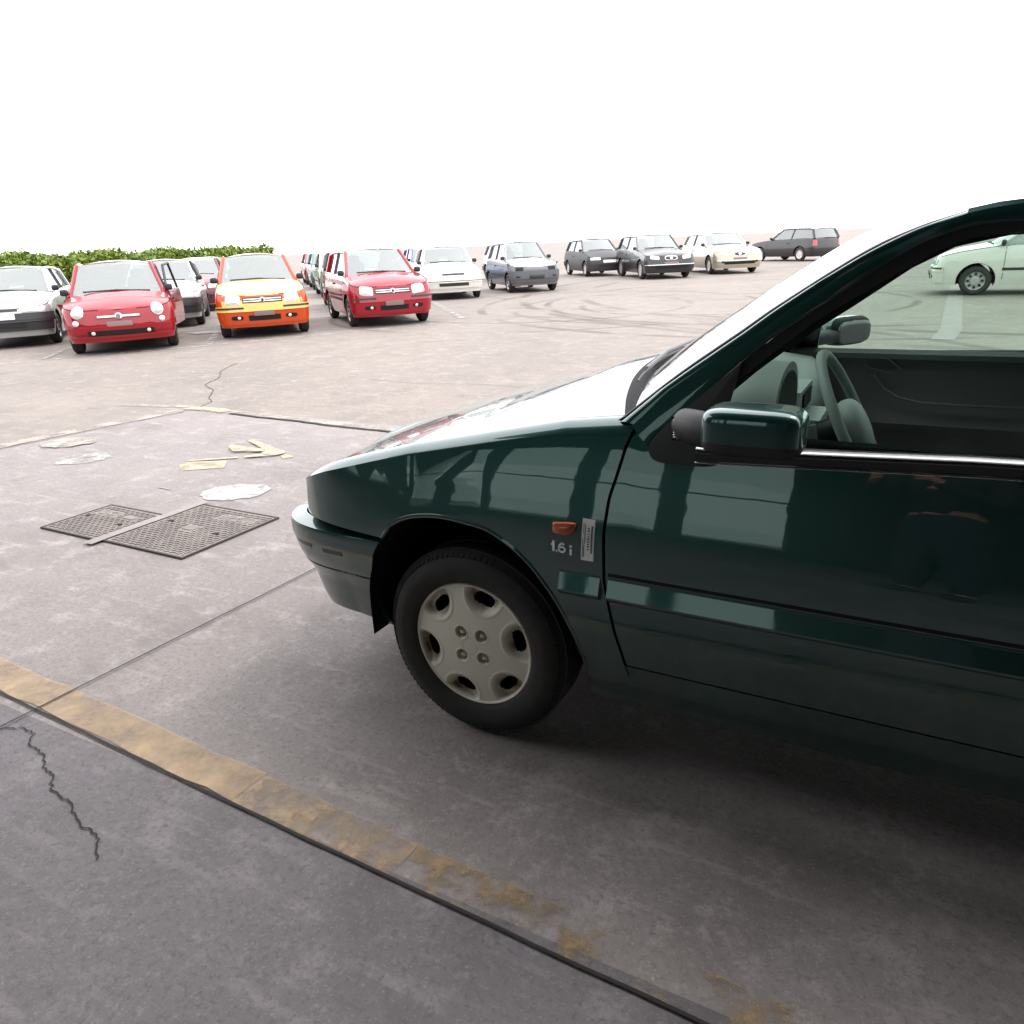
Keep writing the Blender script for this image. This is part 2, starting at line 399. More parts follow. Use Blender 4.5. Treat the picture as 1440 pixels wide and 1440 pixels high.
def blob(name, c, a, b, m, rot=0, z=.004, n=26, irr=.12, seed=0, kind='structure'):
    r = random.Random(seed); V = [(c[0], c[1], gz(c[1])+z)]
    for i in range(n):
        t = 2*PI*i/n; k = 1+r.uniform(-irr, irr)
        x = a*k*math.cos(t); y = b*k*math.sin(t); X = c[0]+x*math.cos(rot)-y*math.sin(rot); Y = c[1]+x*math.sin(rot)+y*math.cos(rot)
        V.append((X, Y, gz(Y)+z))
    o = mesh(name, V, [(0, i+1, (i+1) % n+1) for i in range(n)], m, smooth=False); o['kind'] = kind; return o
blob('cement_patch', (-2.58, 1.48), .21, .165, M['puddle'], R_(30), seed=3, irr=.08)
blob('cement_patch', (-4.35, 1.65), .20, .16, M['wline'], R_(60), seed=5)
blob('cement_patch', (-5.0, 1.93), .22, .17, M['cement'], R_(20), z=.009, seed=6)
blob('cement_patch', (-11.2, 8.9), .55, .28, M['puddle'], R_(40), z=.013, seed=7)
# worn yellow arrow: shaft fragments and head
def poly(name, pts, m, z=.004):
    o = mesh(name, [(x, y, gz(y)+z) for x, y in pts], [tuple(range(len(pts)))], m, smooth=False); o['kind'] = 'structure'; return o
poly('painted_arrow', [(-3.478, 1.784), (-3.488, 1.882), (-3.246, 2.009), (-3.113, 1.86), (-3.331, 1.692)], M['ayellow'])
poly('painted_arrow', [(-3.533, 1.889), (-3.241, 2.112), (-3.217, 2.079), (-3.476, 1.893)], M['ayellow'], .009)
poly('painted_arrow', [(-3.562, 2.499), (-3.553, 2.545), (-3.178, 2.4), (-3.033, 2.356), (-2.983, 2.301), (-2.998, 2.245), (-3.056, 2.187), (-3.177, 2.098), (-3.206, 2.13), (-3.144, 2.225), (-3.192, 2.319)], M['ayellow'], .013)
poly('painted_arrow', [(-3.544, 2.287), (-3.561, 2.336), (-3.391, 2.321), (-3.226, 2.328), (-3.153, 2.281), (-3.345, 2.209), (-3.394, 2.19)], M['ayellow'], .018)
poly('painted_arrow', [(-2.976, 2.253), (-2.983, 2.301), (-2.903, 2.302), (-2.863, 2.26), (-2.895, 2.199)], M['ayellow'])
poly('painted_arrow', [(-3.141, 1.355), (-3.141, 1.372), (-3.003, 1.357), (-3.029, 1.347)], M['cement_solid'], .004)

# ------------------------------------------------ cast iron inspection covers
M['emblem_dust'] = worn('cement_dust', (.30, .27, .25), 30, .42, .6)
def cover(x0, x1, y0, y1, nx, ny, label, marks):
    cx, cy = (x0+x1)/2, (y0+y1)/2
    t = empty('inspection_cover', (cx, cy, 0), 0, label, 'manhole cover', 'cast iron covers in the concrete')
    w, h = (x1-x0)/2, (y1-y0)/2
    mesh('plate', *box((0, 0, .004), (2*w-.02, 2*h-.02, .010)), M['iron'], t, smooth=False)
    fr = [box((0, h-.005, .005), (2*w, .010, .012)), box((0, -h+.005, .005), (2*w, .010, .012)), box((-w+.005, 0, .005), (.010, 2*h-.021, .012)), box((w-.005, 0, .005), (.010, 2*h-.021, .012))]
    mesh('frame', *merge(fr), M['darkdirt'], t, smooth=False)
    mesh('gap_line', *merge([box((0, h-.012, .0075), (2*w-.03, .004, .004)), box((0, -h+.012, .0075), (2*w-.03, .004, .004)), box((-w+.012, 0, .0075), (.004, 2*h-.03, .004)), box((w-.012, 0, .0075), (.004, 2*h-.03, .004))]), M['gap'], t, smooth=False)
    bars = []; sx = (2*w-.05)/nx; sy = (2*h-.05)/ny
    for i in range(nx):
        for j in range(ny):
            x = -w+.025+sx*(i+.5); y = -h+.025+sy*(j+.5)
            if any(abs(x-mx) < ma and abs(y-my) < mb for mx, my, ma, mb in marks): continue
            a = PI/4 if (i+j) % 2 else -PI/4
            bars.append(box((x, y, .0105), (sx*1.05, sy*.42, .004), Matrix.Rotation(a, 3, 'Z')))
    o = mesh('tread_pattern', *merge(bars), M['iron'], t, smooth=False); o['kind'] = 'stuff'
    for mx, my, ma, mb in marks:
        mesh('cast_emblem', *superell((mx, my, .0095), (ma*.92, mb*.9, .0045), .5, 16, 6), M['emblem_dust'] if ma > .07 else M['iron'], t)
    for hx, hy in ((-w*.72, h*.1), (w*.62, -h*.05)):
        mesh('lifting_hole', *superell((hx, hy, .0125), (.022, .013, .0025), .8, 12, 4), M['void'], t)
    return t
cover(-2.555, -1.955, .585, 1.215, 25, 26, 'larger square cast iron cover with raised tread, nearest the green hatchback', [(.10, .20, .13, .05), (-.02, .0, .05, .035)])
cover(-3.075, -2.60, .575, .995, 20, 18, 'smaller cast iron cover at the left, beside the larger one', [(-.10, .1, .09, .035), (.1, .09, .06, .025)])
ribbon_line('cement_joint', [(-2.580, .52), (-2.576, 1.25)], .066, M['cement_solid'], .0135, .004)

# ================================================================== WORKSHOP SHED (behind and above the camera)
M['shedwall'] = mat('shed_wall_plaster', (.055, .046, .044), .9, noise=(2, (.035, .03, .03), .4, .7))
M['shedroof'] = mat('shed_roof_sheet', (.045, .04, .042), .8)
M['steelpaint'] = mat('painted_steel_frame', (.06, .075, .085), .5)
M['winglass'] = glass('dirty_window_glass', (.36, .50, .45), dust=.3, dustcol=(.3, .42, .38))
shed = empty('workshop_shed', (4, -5, 0), 0, 'dark open fronted workshop whose bright windows show as reflections in the green door', 'shed')
SO = Vector((4, -5, 0))
def sbox(name, x0, x1, y0, y1, z0, z1, m, parent=None):
    c = Vector(((x0+x1)/2, (y0+y1)/2, (z0+z1)/2))-SO
    return mesh(name, *box(c, (x1-x0, y1-y0, z1-z0)), m, parent or shed, smooth=False)
ROOF_EDGE = .1
XS = -1.9; REL = -2.6          # unseen roof, stepped outward on the right to darken the ground there
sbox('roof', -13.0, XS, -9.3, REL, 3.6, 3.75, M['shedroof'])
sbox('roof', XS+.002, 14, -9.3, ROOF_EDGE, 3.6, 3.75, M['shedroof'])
sbox('roof_fascia', -13.0, XS-.09, REL+.003, REL+.08, 3.30, 3.78, M['steelpaint'])
sbox('roof_fascia', XS-.08, XS-.002, REL+.09, ROOF_EDGE, 3.30, 3.78, M['steelpaint'])
sbox('roof_fascia', XS, 14, ROOF_EDGE+.003, ROOF_EDGE+.08, 3.30, 3.78, M['steelpaint'])
wins = [(-12.4, -11.0), (-10.7, -9.2), (-8.9, -7.4), (-7.1, -5.5), (-5.2, -3.55), (-3.3, -2.12), (-1.82, -.25)]
WZ0, WZ1 = .5, 3.45
xs_ = [-13.0]
for a_, b_ in wins: xs_ += [a_, b_]
xs_.append(14)
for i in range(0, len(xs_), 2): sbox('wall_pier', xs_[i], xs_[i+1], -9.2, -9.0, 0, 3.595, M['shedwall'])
for a_, b_ in wins:
    sbox('wall_apron', a_, b_, -9.2, -9.0, 0, WZ0, M['shedwall']); sbox('wall_lintel', a_, b_, -9.2, -9.0, WZ1, 3.595, M['shedwall'])
    c = (Vector(((a_+b_)/2, -9.1, 0))-SO)
    wn = empty('window', c); wn.parent = shed
    w_ = (b_-a_)/2; h_ = (WZ1-WZ0)/2; zc_ = (WZ0+WZ1)/2
    fr = [box((0, 0, WZ0+.03), (2*w_, .06, .06)), box((0, 0, WZ1-.03), (2*w_, .06, .06)), box((-w_+.03, 0, zc_), (.06, .06, 2*h_-.13)), box((w_-.03, 0, zc_), (.06, .06, 2*h_-.13)), box((0, 0, WZ0+1.12), (2*w_-.13, .05, .07))]
    mesh('window_frame', *merge(fr), M['steelpaint'], wn, smooth=False)
    mesh('pane', *gridf([[(-w_+.06, .01, z), (w_-.06, .01, z)] for z in (WZ0+.06, WZ1-.06)]), M['winglass'], wn, smooth=False)
sbox('end_wall', 13.8, 14, -8.995, ROOF_EDGE-.1, 0, 3.595, M['shedwall'])
sbox('end_wall', -13.0, -12.8, -8.995, -2.9, 0, 3.595, M['shedwall'])
for x in np.arange(-12.0, 14, 3.0): sbox('roof_beam', x-.09, x+.09, -8.99, (REL if x < XS else ROOF_EDGE)-.003, 3.36, 3.597, M['steelpaint'])
for x in (-12.9, 7.5, 13.5): sbox('column', x-.1, x+.1, (REL if x < XS else ROOF_EDGE)-.25, (REL if x < XS else ROOF_EDGE)-.05, 0, 3.357, M['steelpaint'])

# ================================================================== GREEN HATCHBACK
YC = .845
car = empty('parked_car', (0, 0, 0), 0, 'large dark green hatchback in the foreground, with 1.6i badge and folded door mirror', 'car')

# plan curve (arc length s; s = X on the flank, wraps round the nose for s < -.30)
def plan_table(a, b, n=2.5, x0=-.30, front=.04, bx=0, rear=3.26):
    pts = []
    for X in np.linspace(3.0, x0, 90): pts.append((X, .010*((X-.9)/1.4)**2 if X < .9 else .022*((X-.9)/2.2)**2))
    y0 = pts[-1][1]
    for ph in np.linspace(0, PI/2, 60)[1:]:
        pts.append((x0-a*math.sin(ph)**(2/n), y0+b-b*math.cos(ph)**(2/n)))
    yb = pts[-1][1]; xb = pts[-1][0]
    for Y in np.linspace(yb, YC, 20)[1:]:
        pts.append((xb-front*(1-((YC-Y)/(YC-yb))**2), Y))
    P = np.array(pts)[::-1]
    d = np.r_[0, np.cumsum(np.linalg.norm(np.diff(P, axis=0), axis=1))]
    i0 = np.argmin(abs(P[:, 0]-x0)+abs(P[:, 1]-y0))
    s = d-d[i0]+x0
    T = np.gradient(P, s, axis=0); T /= np.linalg.norm(T, axis=1, keepdims=True)
    N = np.stack([T[:, 1], -T[:, 0]], -1)
    return s, P, N
PF = plan_table(.345, .27, 3.2); PB = plan_table(.43, .30, 3.5)
S0 = PF[0][0]; SB0 = PB[0][0]
TX = [-2, -1.25, -.85, -.62, -.469, -.18, .043, .271, .434, .7, 1.1, 2.0, 3.2]
TZ = [.665, .668, .672, .69, .739, .814, .862, .908, .926, .925, .928, .94, .93]
def T_of(s): return float(np.interp(s, TX, TZ))
def flank(s, z):
    """outward offset of the flank at (s,z)"""
    low = float(np.interp(z, [.18, .25, .30, .335, .43, .50, .60, .69, 2], [-.06, -.045, -.034, -.026, -.010, -.003, .0, -.0005, -.0005]))
    Tz = T_of(s); c = min(.775, Tz-.09)
    up = 0
    # inward slope of the flank: nearly upright, then leaning in to the belt, with a soft crease at c
    zz = [c-.115, c-.075, c-.005, c+.005, max(Tz, c+.06), 3]
    kf = float(np.interp(s, [-.62, -.15], [.10, 1]))
    sl_ = [0, .185*kf, .20*kf, .185*kf, .31*kf, .31*kf]
    for i in range(5):
        a, b_ = zz[i], zz[i+1]
        if z <= a: break
        h = min(z, b_); t = (h-a)/(b_-a); up -= (h-a)*(sl_[i]+.5*(sl_[i+1]-sl_[i])*t)
    return low+up
def surf(s, z, tab=PF, extra=0, fl=flank):
    S, P, N = tab
    s = float(np.clip(s, S[0], S[-1]))
    x = np.interp(s, S, P[:, 0]); y = np.interp(s, S, P[:, 1]); nx = np.interp(s, S, N[:, 0]); ny = np.interp(s, S, N[:, 1])
    o = fl(s, z)+extra
    return (x+nx*o, y+ny*o, z)
def mir(P):
    P = np.array(P, float); P[..., 1] = 2*YC-P[..., 1]; return P
def both(name, P, t, m, parent, outward=(0, -1, 0), labels=(None, None), **k):
    r = []
    a = mesh(name, *thick(P, t, outward), m, parent, label=labels[0], **k)
    b = mesh(name, *thick(mir(P), t, (outward[0], -outward[1], outward[2])), m, parent, label=labels[1], **k)
    return a, b

GAPZ = [.20, .299, .339, .432, .563, .693, .771, .814, .888, .937]; GAPX = [.475, .462, .450, .426, .402, .400, .407, .419, .436, .456]
gx = lambda z: float(np.interp(z, GAPZ, GAPX))

# ---- front fender
SF = -.86
cols = [(SF, .600, SF), (-.75, .597, -.78), (-.60, .593, -.64), (-.45, .586, -.50), (-.36, .580, -.40), (-.264, .573, -.31), (-.245, .597, -.27), (-.223, .621, -.23), (-.168, .647, -.17),
        (-.098, .661, -.10), (-.04, .664, -.04), (.013, .660, .02), (.06, .655, .07), (.097, .645, .11), (.157, .612, .18), (.200, .578, .22), (.234, .540, .26), (.265, .500, .29), (.291, .454, .32), (.311, .41, .345), (.326, .371, .365), (.338, .312, .385), (.39, .306, .42), (.458, .302, .452)]
ca = np.array(cols); d = np.r_[0, np.cumsum(np.hypot(np.diff(ca[:, 0]), np.diff(ca[:, 1]))+.5*np.abs(np.diff(ca[:, 2])))]
tt = np.linspace(0, d[-1], 110)
BX = np.interp(tt, d, ca[:, 0]); BZ = np.interp(tt, d, ca[:, 1]); TS = np.interp(tt, d, ca[:, 2])
rows = []
nv = 34
for bx_, bz_, ts in zip(BX, BZ, TS):
    q = []; tz = T_of(ts)
    for j in range(nv+1):
        v = j/nv; s = bx_+(ts-bx_)*v; z = bz_+(tz-bz_)*v
        wgt = np.clip((s-.30)/.15, 0, 1); lin = .458+(.452-.458)*v
        s += wgt*(gx(z)-.004-lin)
        q.append(surf(s, z))
    # rolled top edge up to the bonnet shut line
    x, y, z = q[-1]; s_ = ts
    S, P, N = PF; nx = float(np.interp(s_, S, N[:, 0])); ny = float(np.interp(s_, S, N[:, 1]))
    for k in range(1, 8):
        a = (k/7)
        q.append((x-nx*.046*a, y-ny*.046*a, z+.022*(1-(1-a)**2)))
    rows.append(q)
FEND = np.array(rows)
both('front_fender', FEND, .006, M['green'], car, auto=35)
SHUT = FEND[:, -1]                      # bonnet shut line
# arch lip
arch = [(-.299, .52), (-.285, .548), (-.264, .573), (-.245, .597), (-.223, .621), (-.168, .647), (-.098, .661), (-.04, .664), (.013, .660), (.06, .655), (.097, .645), (.157, .612), (.200, .578), (.234, .540), (.265, .500), (.291, .454), (.311, .41), (.326, .371), (.338, .312)]
lp = [surf(s, z, extra=.000) for s, z in smooth_curve(arch[2:], 60)]
lipV = tube([(x, y+.004, z) for x, y, z in lp], .007, 8, r2=.007, up=(0, 1, 0))
lip2 = []
for (x, y, z) in lp: lip2.append([(x, y-.003, z), (x, y+.045, z)])
for f in (lambda P: np.array(P), mir):
    mesh('wheel_arch_lip', f(lipV[0]), lipV[1], M['green'], car)

# ---- inner wheel arch liner (dark)
ap = smooth_curve([(-.335, .25), (-.336, .368), (-.327, .438), (-.299, .52), (-.264, .573)]+arch[4:], 60)
ln = [[(x, .018+(.62 if j == 1 else 0)*1.0, z) for j in range(2)] for x, z in ap]
for f in (lambda P: np.array(P), mir):
    V, F = gridf(f(ln)); mesh('wheel_arch_liner', V, F, M['void'], car)
    V, F = gridf(f([[(x, .60, .1), (x, .60, z)] for x, z in ap])); mesh('inner_wing', V, F, M['void'], car)

# ---- bumper
def bfl(s, z): return float(np.interp(z, [.24, .27, .30, .38, .43, .455, .518, .558, .570, .573], [-.100, -.085, -.074, -.054, -.028, -.016, .000, .0005, -.008, -.050]))*(1 if s < -.45 else 1-.35*min(1, (s+.45)/.2))
rows = []
for s in np.r_[np.linspace(SB0, -.95, 18), np.linspace(-.95, -.25, 60)[1:]]:
    q = []
    for j in range(31):
        v = j/30; zb = .262; z = zb+(.573-zb)*v
        if s > -.95: z -= .004*v*np.clip((s+.95)/.7, 0, 1)   # bumper top falls slightly rearward
        e = float(np.interp(z, [.26, .302, .368, .438, .52, .569], [-.302, -.318, -.336, -.327, -.299, -.268]))
        ss = s if s < -.6 else -.6+(s+.6)*(e+.6)/(-.25+.6)
        q.append(surf(ss, z, PB, .0, lambda s_, z_: bfl(s_, z_+.004*np.clip((s_+.95)/.7, 0, 1))))
    rows.append(q)
BUMP = np.array(rows)
full = np.vstack([BUMP[::-1], mir(BUMP)[1:]])
V, F = thick(full, .01, (-1, 0, 0)); bumper = mesh('front_bumper', V, F, M['green'], car, auto=30)
# rub groove and lower groove
def bump_line(z, s0, s1, wd, dep, m, name, n=60):
    q = []
    for s in np.linspace(s0, s1, n):
        a = surf(s, z+wd/2, PB, dep, bfl); b = surf(s, z-wd/2, PB, dep, bfl); q.append([a, b])
    for f in (lambda P: np.array(P), mir):
        V, F = thick(f(q), .004, (-1, 0, 0)); mesh(name, V, F, m, bumper)
bump_line(.425, SB0, -.335, .007, .0015, M['void'], 'bumper_groove')
bump_line(.500, -.64, -.55, .013, .0015, M['black_gloss'], 'bumper_slot')
bump_line(.495, -.50, -.42, .013, .0015, M['black_gloss'], 'bumper_slot')
# dark filler between bumper and fender
q = [[surf(s, .60, PF, -.035), surf(s, .54, PB, -.06)] for s in np.linspace(S0, -.27, 50)]
for f in (lambda P: np.array(P), mir): V, F = gridf(f(q)); mesh('bumper_gap', V, F, M['void'], car)

# ---- headlamps and grille on the nose
def nose_patch(name, s0, s1, z0, z1, m, off=.004, ns=14, nz=6, parent=None, t=.01):
    q = [[surf(s, z, PF, off) for z in np.linspace(z0, z1, nz)] for s in np.linspace(s0, s1, ns)]
    for f in (lambda P: np.array(P), mir): mesh(name, *thick(f(q), t, (-1, 0, 0)), m, parent or car)
M['lens'] = mat('lamp_lens', (.5, .52, .52), .08, .3, 1)
nose_patch('headlight', S0+.16, SF-.004, .602, .672, M['lens'], .002)
q = [[surf(s, z, PF, .0) for z in np.linspace(.60, .668, 6)] for s in np.linspace(S0, S0+.155, 8)]
V, F = thick(np.vstack([np.array(q)[::-1], mir(q)[1:]]), .01, (-1, 0, 0)); grille = mesh('grille', V, F, M['black'], car)
for k in range(3):
    q = [[surf(s, z, PF, .006) for z in (.607+k*.02, .617+k*.02)] for s in np.linspace(S0, S0+.15, 8)]
    mesh('grille_slat', *thick(np.vstack([np.array(q)[::-1], mir(q)[1:]]), .006, (-1, 0, 0)), M['green'], grille)

# ---- bonnet
WB = lambda y: None
near = resamp(SHUT, 90)
# drop rows ahead of centre: shut line from nose (s=SF) to windscreen corner; bonnet = ruled rows across with crown
rows = []
x_end = near[-1][0]
for i, p in enumerate(near):
    u = i/89
    q = []
    xe, ye, ze = p[0]+(-.001), p[1]+.004, p[2]
    halfw = YC-ye
    cx = np.interp(u, [0, .3, .6, 1], [-.735, -.50, -.12, .29])      # centre line X for this station
    crown = np.interp(u, [0, .3, .6, 1], [.0, .004, .012, .045])
    for j in range(49):
        v = -1+2*j/48
        a = 1-abs(v)**2.0
        y = YC+v*halfw
        x = xe+(cx-xe)*a
        z = ze+crown*(1-abs(v)**2.4)
        q.append((x, y, z))
    rows.append(q)
HOOD = np.array(rows)
# centre heights follow the photographed silhouette
hood = mesh('bonnet', *thick(HOOD, .006, (0, 0, 1)), M['green'], car, auto=40)
# dark slot under the shut lines
for f in (lambda P: np.array(P), mir):
    V, F = gridf(f([[p+(0, -.004, -.006), p+(0, .02, -.006)] for p in near])); mesh('shut_gap', V, F, M['void'], car)
# nose panel between bonnet edge and lamps
q = []
for s in np.linspace(S0, SF, 30):
    a = surf(s, .668, PF, .0); q.append(a)
he = resamp(HOOD[0][:25], 30)      # half front edge, near corner -> centre
q2 = [[q[29-i], he[i]] for i in range(30)]
mesh('nose_panel', *thick(np.vstack([np.array(q2), mir(q2)[::-1][1:]]), .005, (-1, 0, 0)), M['green'], car)

# ---- door skin (front), rear door and quarter
def doorpanel(name, xl, xr, zl, topf, nx=40, nz=40, m=None, parent=None):
    rows = []
    for i in range(nx+1):
        u = i/nx; q = []
        for j in range(nz+1):
            v = j/nz
            a = xl(zl+(.93-zl)*v) if callable(xl) else xl
            x = a+(xr-a)*u; z1 = topf(x); z = zl+(z1-zl)*v
            q.append(surf(x, z))
        rows.append(q)
    return np.array(rows)
beltz = lambda x: float(np.interp(x, [.45, .468, .50, .54, .633, 1.1, 1.6, 2.6, 3.2], [.93, .905, .880, .872, .872, .893, .905, .925, .92]))
DOOR = doorpanel('door', lambda z: gx(z)+.004, 1.52, .338, beltz)
fd = empty('front_door', (0, 0, 0), 0); fd.parent = car
fd2 = empty('front_door', (0, 0, 0), 0); fd2.parent = car; fd2['label'] = 'front door on the far side'
a, b = mesh('door_skin', *thick(DOOR, .006, (0, -1, 0)), M['green'], fd, auto=25), mesh('door_skin', *thick(mir(DOOR), .006, (0, 1, 0)), M['green'], fd2, auto=25)
RD = doorpanel('rear_door', 1.528, 2.42, .338, beltz)
# keep the rear door clear of the rear arch
rd = np.array([[p for p in r] for r in RD])
for i in range(rd.shape[0]):
    for j in range(rd.shape[1]):
        x, y, z = rd[i, j]; lim = 2.54-(.36 if z < .30 else math.sqrt(max(0, .375**2-(z-.285)**2)))-.01
        if i > 20 and x > lim: rd[i, j] = surf(lim-(rd.shape[0]-1-i)*.0004, z)
both('rear_door', rd, .006, M['green'], car)
# rear quarter with arch
rows = []
ra = [(2.165, .30)]+[(2.54-.372*math.cos(t), .290+.372*math.sin(t)) for t in np.linspace(.1, PI-.1, 30)]+[(2.93, .30), (3.20, .32)]
ta = list(np.linspace(2.12, 3.2, len(ra)))
for (bx_, bz_), ts in zip(ra, ta):
    q = []
    for j in range(21):
        v = j/20; s = bx_+(ts-bx_)*v; z = bz_+(T_of(ts)-bz_)*v; x, y, zz = surf(min(s, 2.999), z)
        x = s; y += .09*max(0, (s-2.85)/.35)**2; q.append((x, y, zz))
    rows.append(q)
QUART = np.array(rows)[1:]
both('rear_quarter', QUART, .006, M['green'], car)
# sill
q = [[surf(x, z, extra=-.004 if z > .25 else -.01) for z in np.linspace(.205, .331, 8)] for x in np.linspace(.345, 2.15, 30)]
both('sill', q, .006, M['green'], car)
# seam beading along the sill bottom edge
# dark inner shell behind every gap
q = [[(x, .030+.0*z, z) for z in (.22, .33, .62, .80)] for x in (.36, .9, 1.5, 2.14)]
both('inner_sill', [[surf(x, z, extra=-.016) for z in np.linspace(.21, .90, 20)] for x in np.linspace(.365, 2.14, 40)], .004, M['void'], car)
# floor pan
mesh('floor_pan', *box((1.27, YC, .215), (3.9, 1.2, .03)), M['void'], car, smooth=False)
mesh('floor_pan', *box((1.27, YC, .25), (1.6, 1.40, .03)), M['void'], car, smooth=False)
mesh('firewall', *box((.34, YC, .55), (.02, 1.5, .66)), M['void'], car, smooth=False)

# ---- body moulding with bevelled top (catches the shed windows)
def moulding(x0, x1, parent):
    rows = []
    for i, x in enumerate(np.linspace(x0, x1, 30)):
        e = 1.0
        y = lambda z, o: surf(x, z, extra=o)
        rows.append([y(.579, -.001), y(.5745, .001), y(.571, .0015), y(.531, .0165), y(.526, .0165), y(.519, .012), y(.512, -.001)])
    return np.array(rows)
for (a0, a1) in ((.283, .392), (.4125, 1.515), (1.535, 2.13)):
    P = moulding(a0, a1, car)
    if a0 < .3:
        k = np.array(P); 
        for j in range(7): P[0, j, 0] += .012; P[0, j, 1] += .010
    for f, sg in ((lambda P: np.array(P), -1), (mir, 1)):
        V, F = gridf(f(P)); n = 7; m_ = P.shape[0]
        F = F+[tuple(range(n)), tuple((m_-1)*n+j for j in range(n))[::-1]]
        mesh('side_moulding', V, F, M['green'], car, auto=12)
# thin dark groove above the moulding
q = [[surf(x, .588, extra=.0008), surf(x, .580, extra=.0008)] for x in np.linspace(.412, 1.51, 30)]
both('moulding_seam', q, .0015, M['void'], car)

# ---- greenhouse
Yg = lambda z: .042+.28*(z-.90)
up = [(.448, .936), (.525, 1.011), (.619, 1.078), (.691, 1.132), (.741, 1.173), (.817, 1.229), (.899, 1.280), (.985, 1.325), (1.08, 1.357), (1.35, 1.372), (1.9, 1.375), (2.4, 1.36), (2.9, 1.31)]
lo_ = [(.487, .896), (.499, .918), (.556, .969), (.664, 1.073), (.745, 1.141), (.840, 1.208), (.932, 1.276), (1.0, 1.312), (1.09, 1.330), (1.35, 1.34), (1.9, 1.342), (2.4, 1.325), (2.85, 1.27)]
sl = [(.50, .885), (.535, .93), (.60, .985), (.672, 1.046), (.748, 1.113), (.834, 1.181), (.987, 1.277), (1.03, 1.298), (1.10, 1.312), (1.35, 1.32), (1.9, 1.322), (2.35, 1.31), (2.75, 1.25)]
UP = smooth_curve(up, 90); LO = smooth_curve(lo_, 90); SL = smooth_curve(sl, 90)
wss = [(.409, .934, .075), (.534, 1.039, .104), (.654, 1.128, .129), (.733, 1.187, .145), (.873, 1.280, .171), (.96, 1.322, .19), (1.04, 1.348, .215)]
def lift(P2, off): return [(x, Yg(z)+off, z) for x, z in P2]
k0 = 62
FRM = np.stack([np.array(lift(UP[:k0], -.004)), np.array(lift((UP[:k0]+LO[:k0])/2, -.007)), np.array(lift(LO[:k0], -.002))], 1)
mesh('window_frame', *thick(FRM, .014, (0, -1, 0)), M['green'], fd); mesh('window_frame', *thick(mir(FRM), .014, (0, 1, 0)), M['green'], fd2)
FR2 = np.stack([np.array(lift(UP[k0:], -.004)), np.array(lift(LO[k0:], -.004))], 1)
both('roof_rail', FR2, .02, M['green'], car)
SEAL = np.stack([np.array(lift(LO, .004)), np.array(lift(SL, .008))], 1)
both('window_seal', SEAL, .02, M['black'], car)
# A pillar: from gap line to windscreen edge
W3 = smooth_curve([(x, y, z) for x, z, y in wss], 50)
GA = resamp([(x, Yg(z)+.006, z) for x, z in up[:10]], 60)
GA = np.array([(x, Yg(z)+.008, z) for x, z in resamp(up[:9], 50)])
PIL = []
for i in range(50):
    a = GA[i]; b = W3[i]; q = []
    for j in range(7):
        v = j/6; p = a+(b-a)*v; p = p+np.array((-.5, -.62, .6))*.010*math.sin(PI*v); q.append(p)
    PIL.append(q)
PIL = np.array(PIL); both('windscreen_pillar', PIL, .02, M['green'], car)
# dark rubber between pillar and door frame, and inner pillar
q = [[(x, Yg(z)+.015, z), (x-.004, Yg(z)+.06, z+.01)] for x, z in resamp(up[:9], 40)]
inn = [[(x+.01, Yg(z)+.012, z-.005), (x+.03, Yg(z)+.03, z-.02), (x+.015, Yg(z)+.075, z-.0)] for x, z in resamp(lo_[1:9], 40)]
both('pillar_trim', inn, .012, M['black'], car)
# windscreen
def bulge(P0, P1, n, fwd, upb):
    q = []
    for j in range(n):
        v = -1+2*j/(n-1); a = 1-v*v
        p = P0+(P1-P0)*(v+1)/2
        q.append((p[0]-fwd*a, p[1], p[2]+upb*a))
    return q
WS = []
for i in range(50):
    p = W3[i]+np.array((.0, .006, .001)); m2 = p.copy(); m2[1] = 2*YC-p[1]
    t = i/49; WS.append(bulge(p, m2, 41, .12-.05*t, .03))
WS = np.array(WS)
windscreen = mesh('windscreen', *gridf(WS), M['glass_ws'], car)
# black windscreen rubber
edge = [tuple(p) for p in WS[:, 0]]; bot = [tuple(p) for p in WS[0]]; top = [tuple(p) for p in WS[-1]]; e2 = [tuple(p) for p in WS[:, -1]]
mesh('windscreen_rubber', *tube(edge[::-1]+bot[1:-1]+e2, .007, 8), M['black'], car)
# cowl
cw = []
for j in range(41):
    b = WS[0, j]; h = HOOD[-1, int(round(j*48/40))]
    cw.append([tuple(h+np.array((0, 0, -.022))), tuple((h+b)/2+np.array((0, 0, -.016))), tuple(b+np.array((.01, 0, -.006)))])
mesh('cowl_panel', *thick(np.array(cw), .01, (0, 0, 1)), M['black'], car)
rub = [tuple((np.array(c_[0])*.62+np.array(c_[2])*.38)+np.array((0, 0, .012))) for c_ in cw]
mesh('cowl_rubber', *tube(rub, .023, 10), M['seal'], car)
# roof
ROOF = []
ru = [p for p in smooth_curve([(1.04, .215, 1.348), (1.35, .19, 1.372), (1.9, .185, 1.377), (2.4, .195, 1.362), (2.9, .215, 1.312)], 40)]
for i, p in enumerate(ru):
    m2 = p.copy(); m2[1] = 2*YC-p[1]; t = i/39
    ROOF.append(bulge(p, m2, 31, .07*(1-t)**2-.03*t, .032+.012*t))
ROOF = np.array(ROOF); mesh('roof', *thick(ROOF, .02, (0, 0, 1)), M['green'], car)
# side rail between frame top and roof
q = []
for i in range(40):
    p = ru[i]; u = np.array((p[0], Yg(1.36)+.0, float(np.interp(p[0], [a for a, b in up], [b for a, b in up]))))
    q.append([u, (u+p)/2+np.array((0, -.01, .012)), p])
both('roof_side', q, .01, M['green'], car)
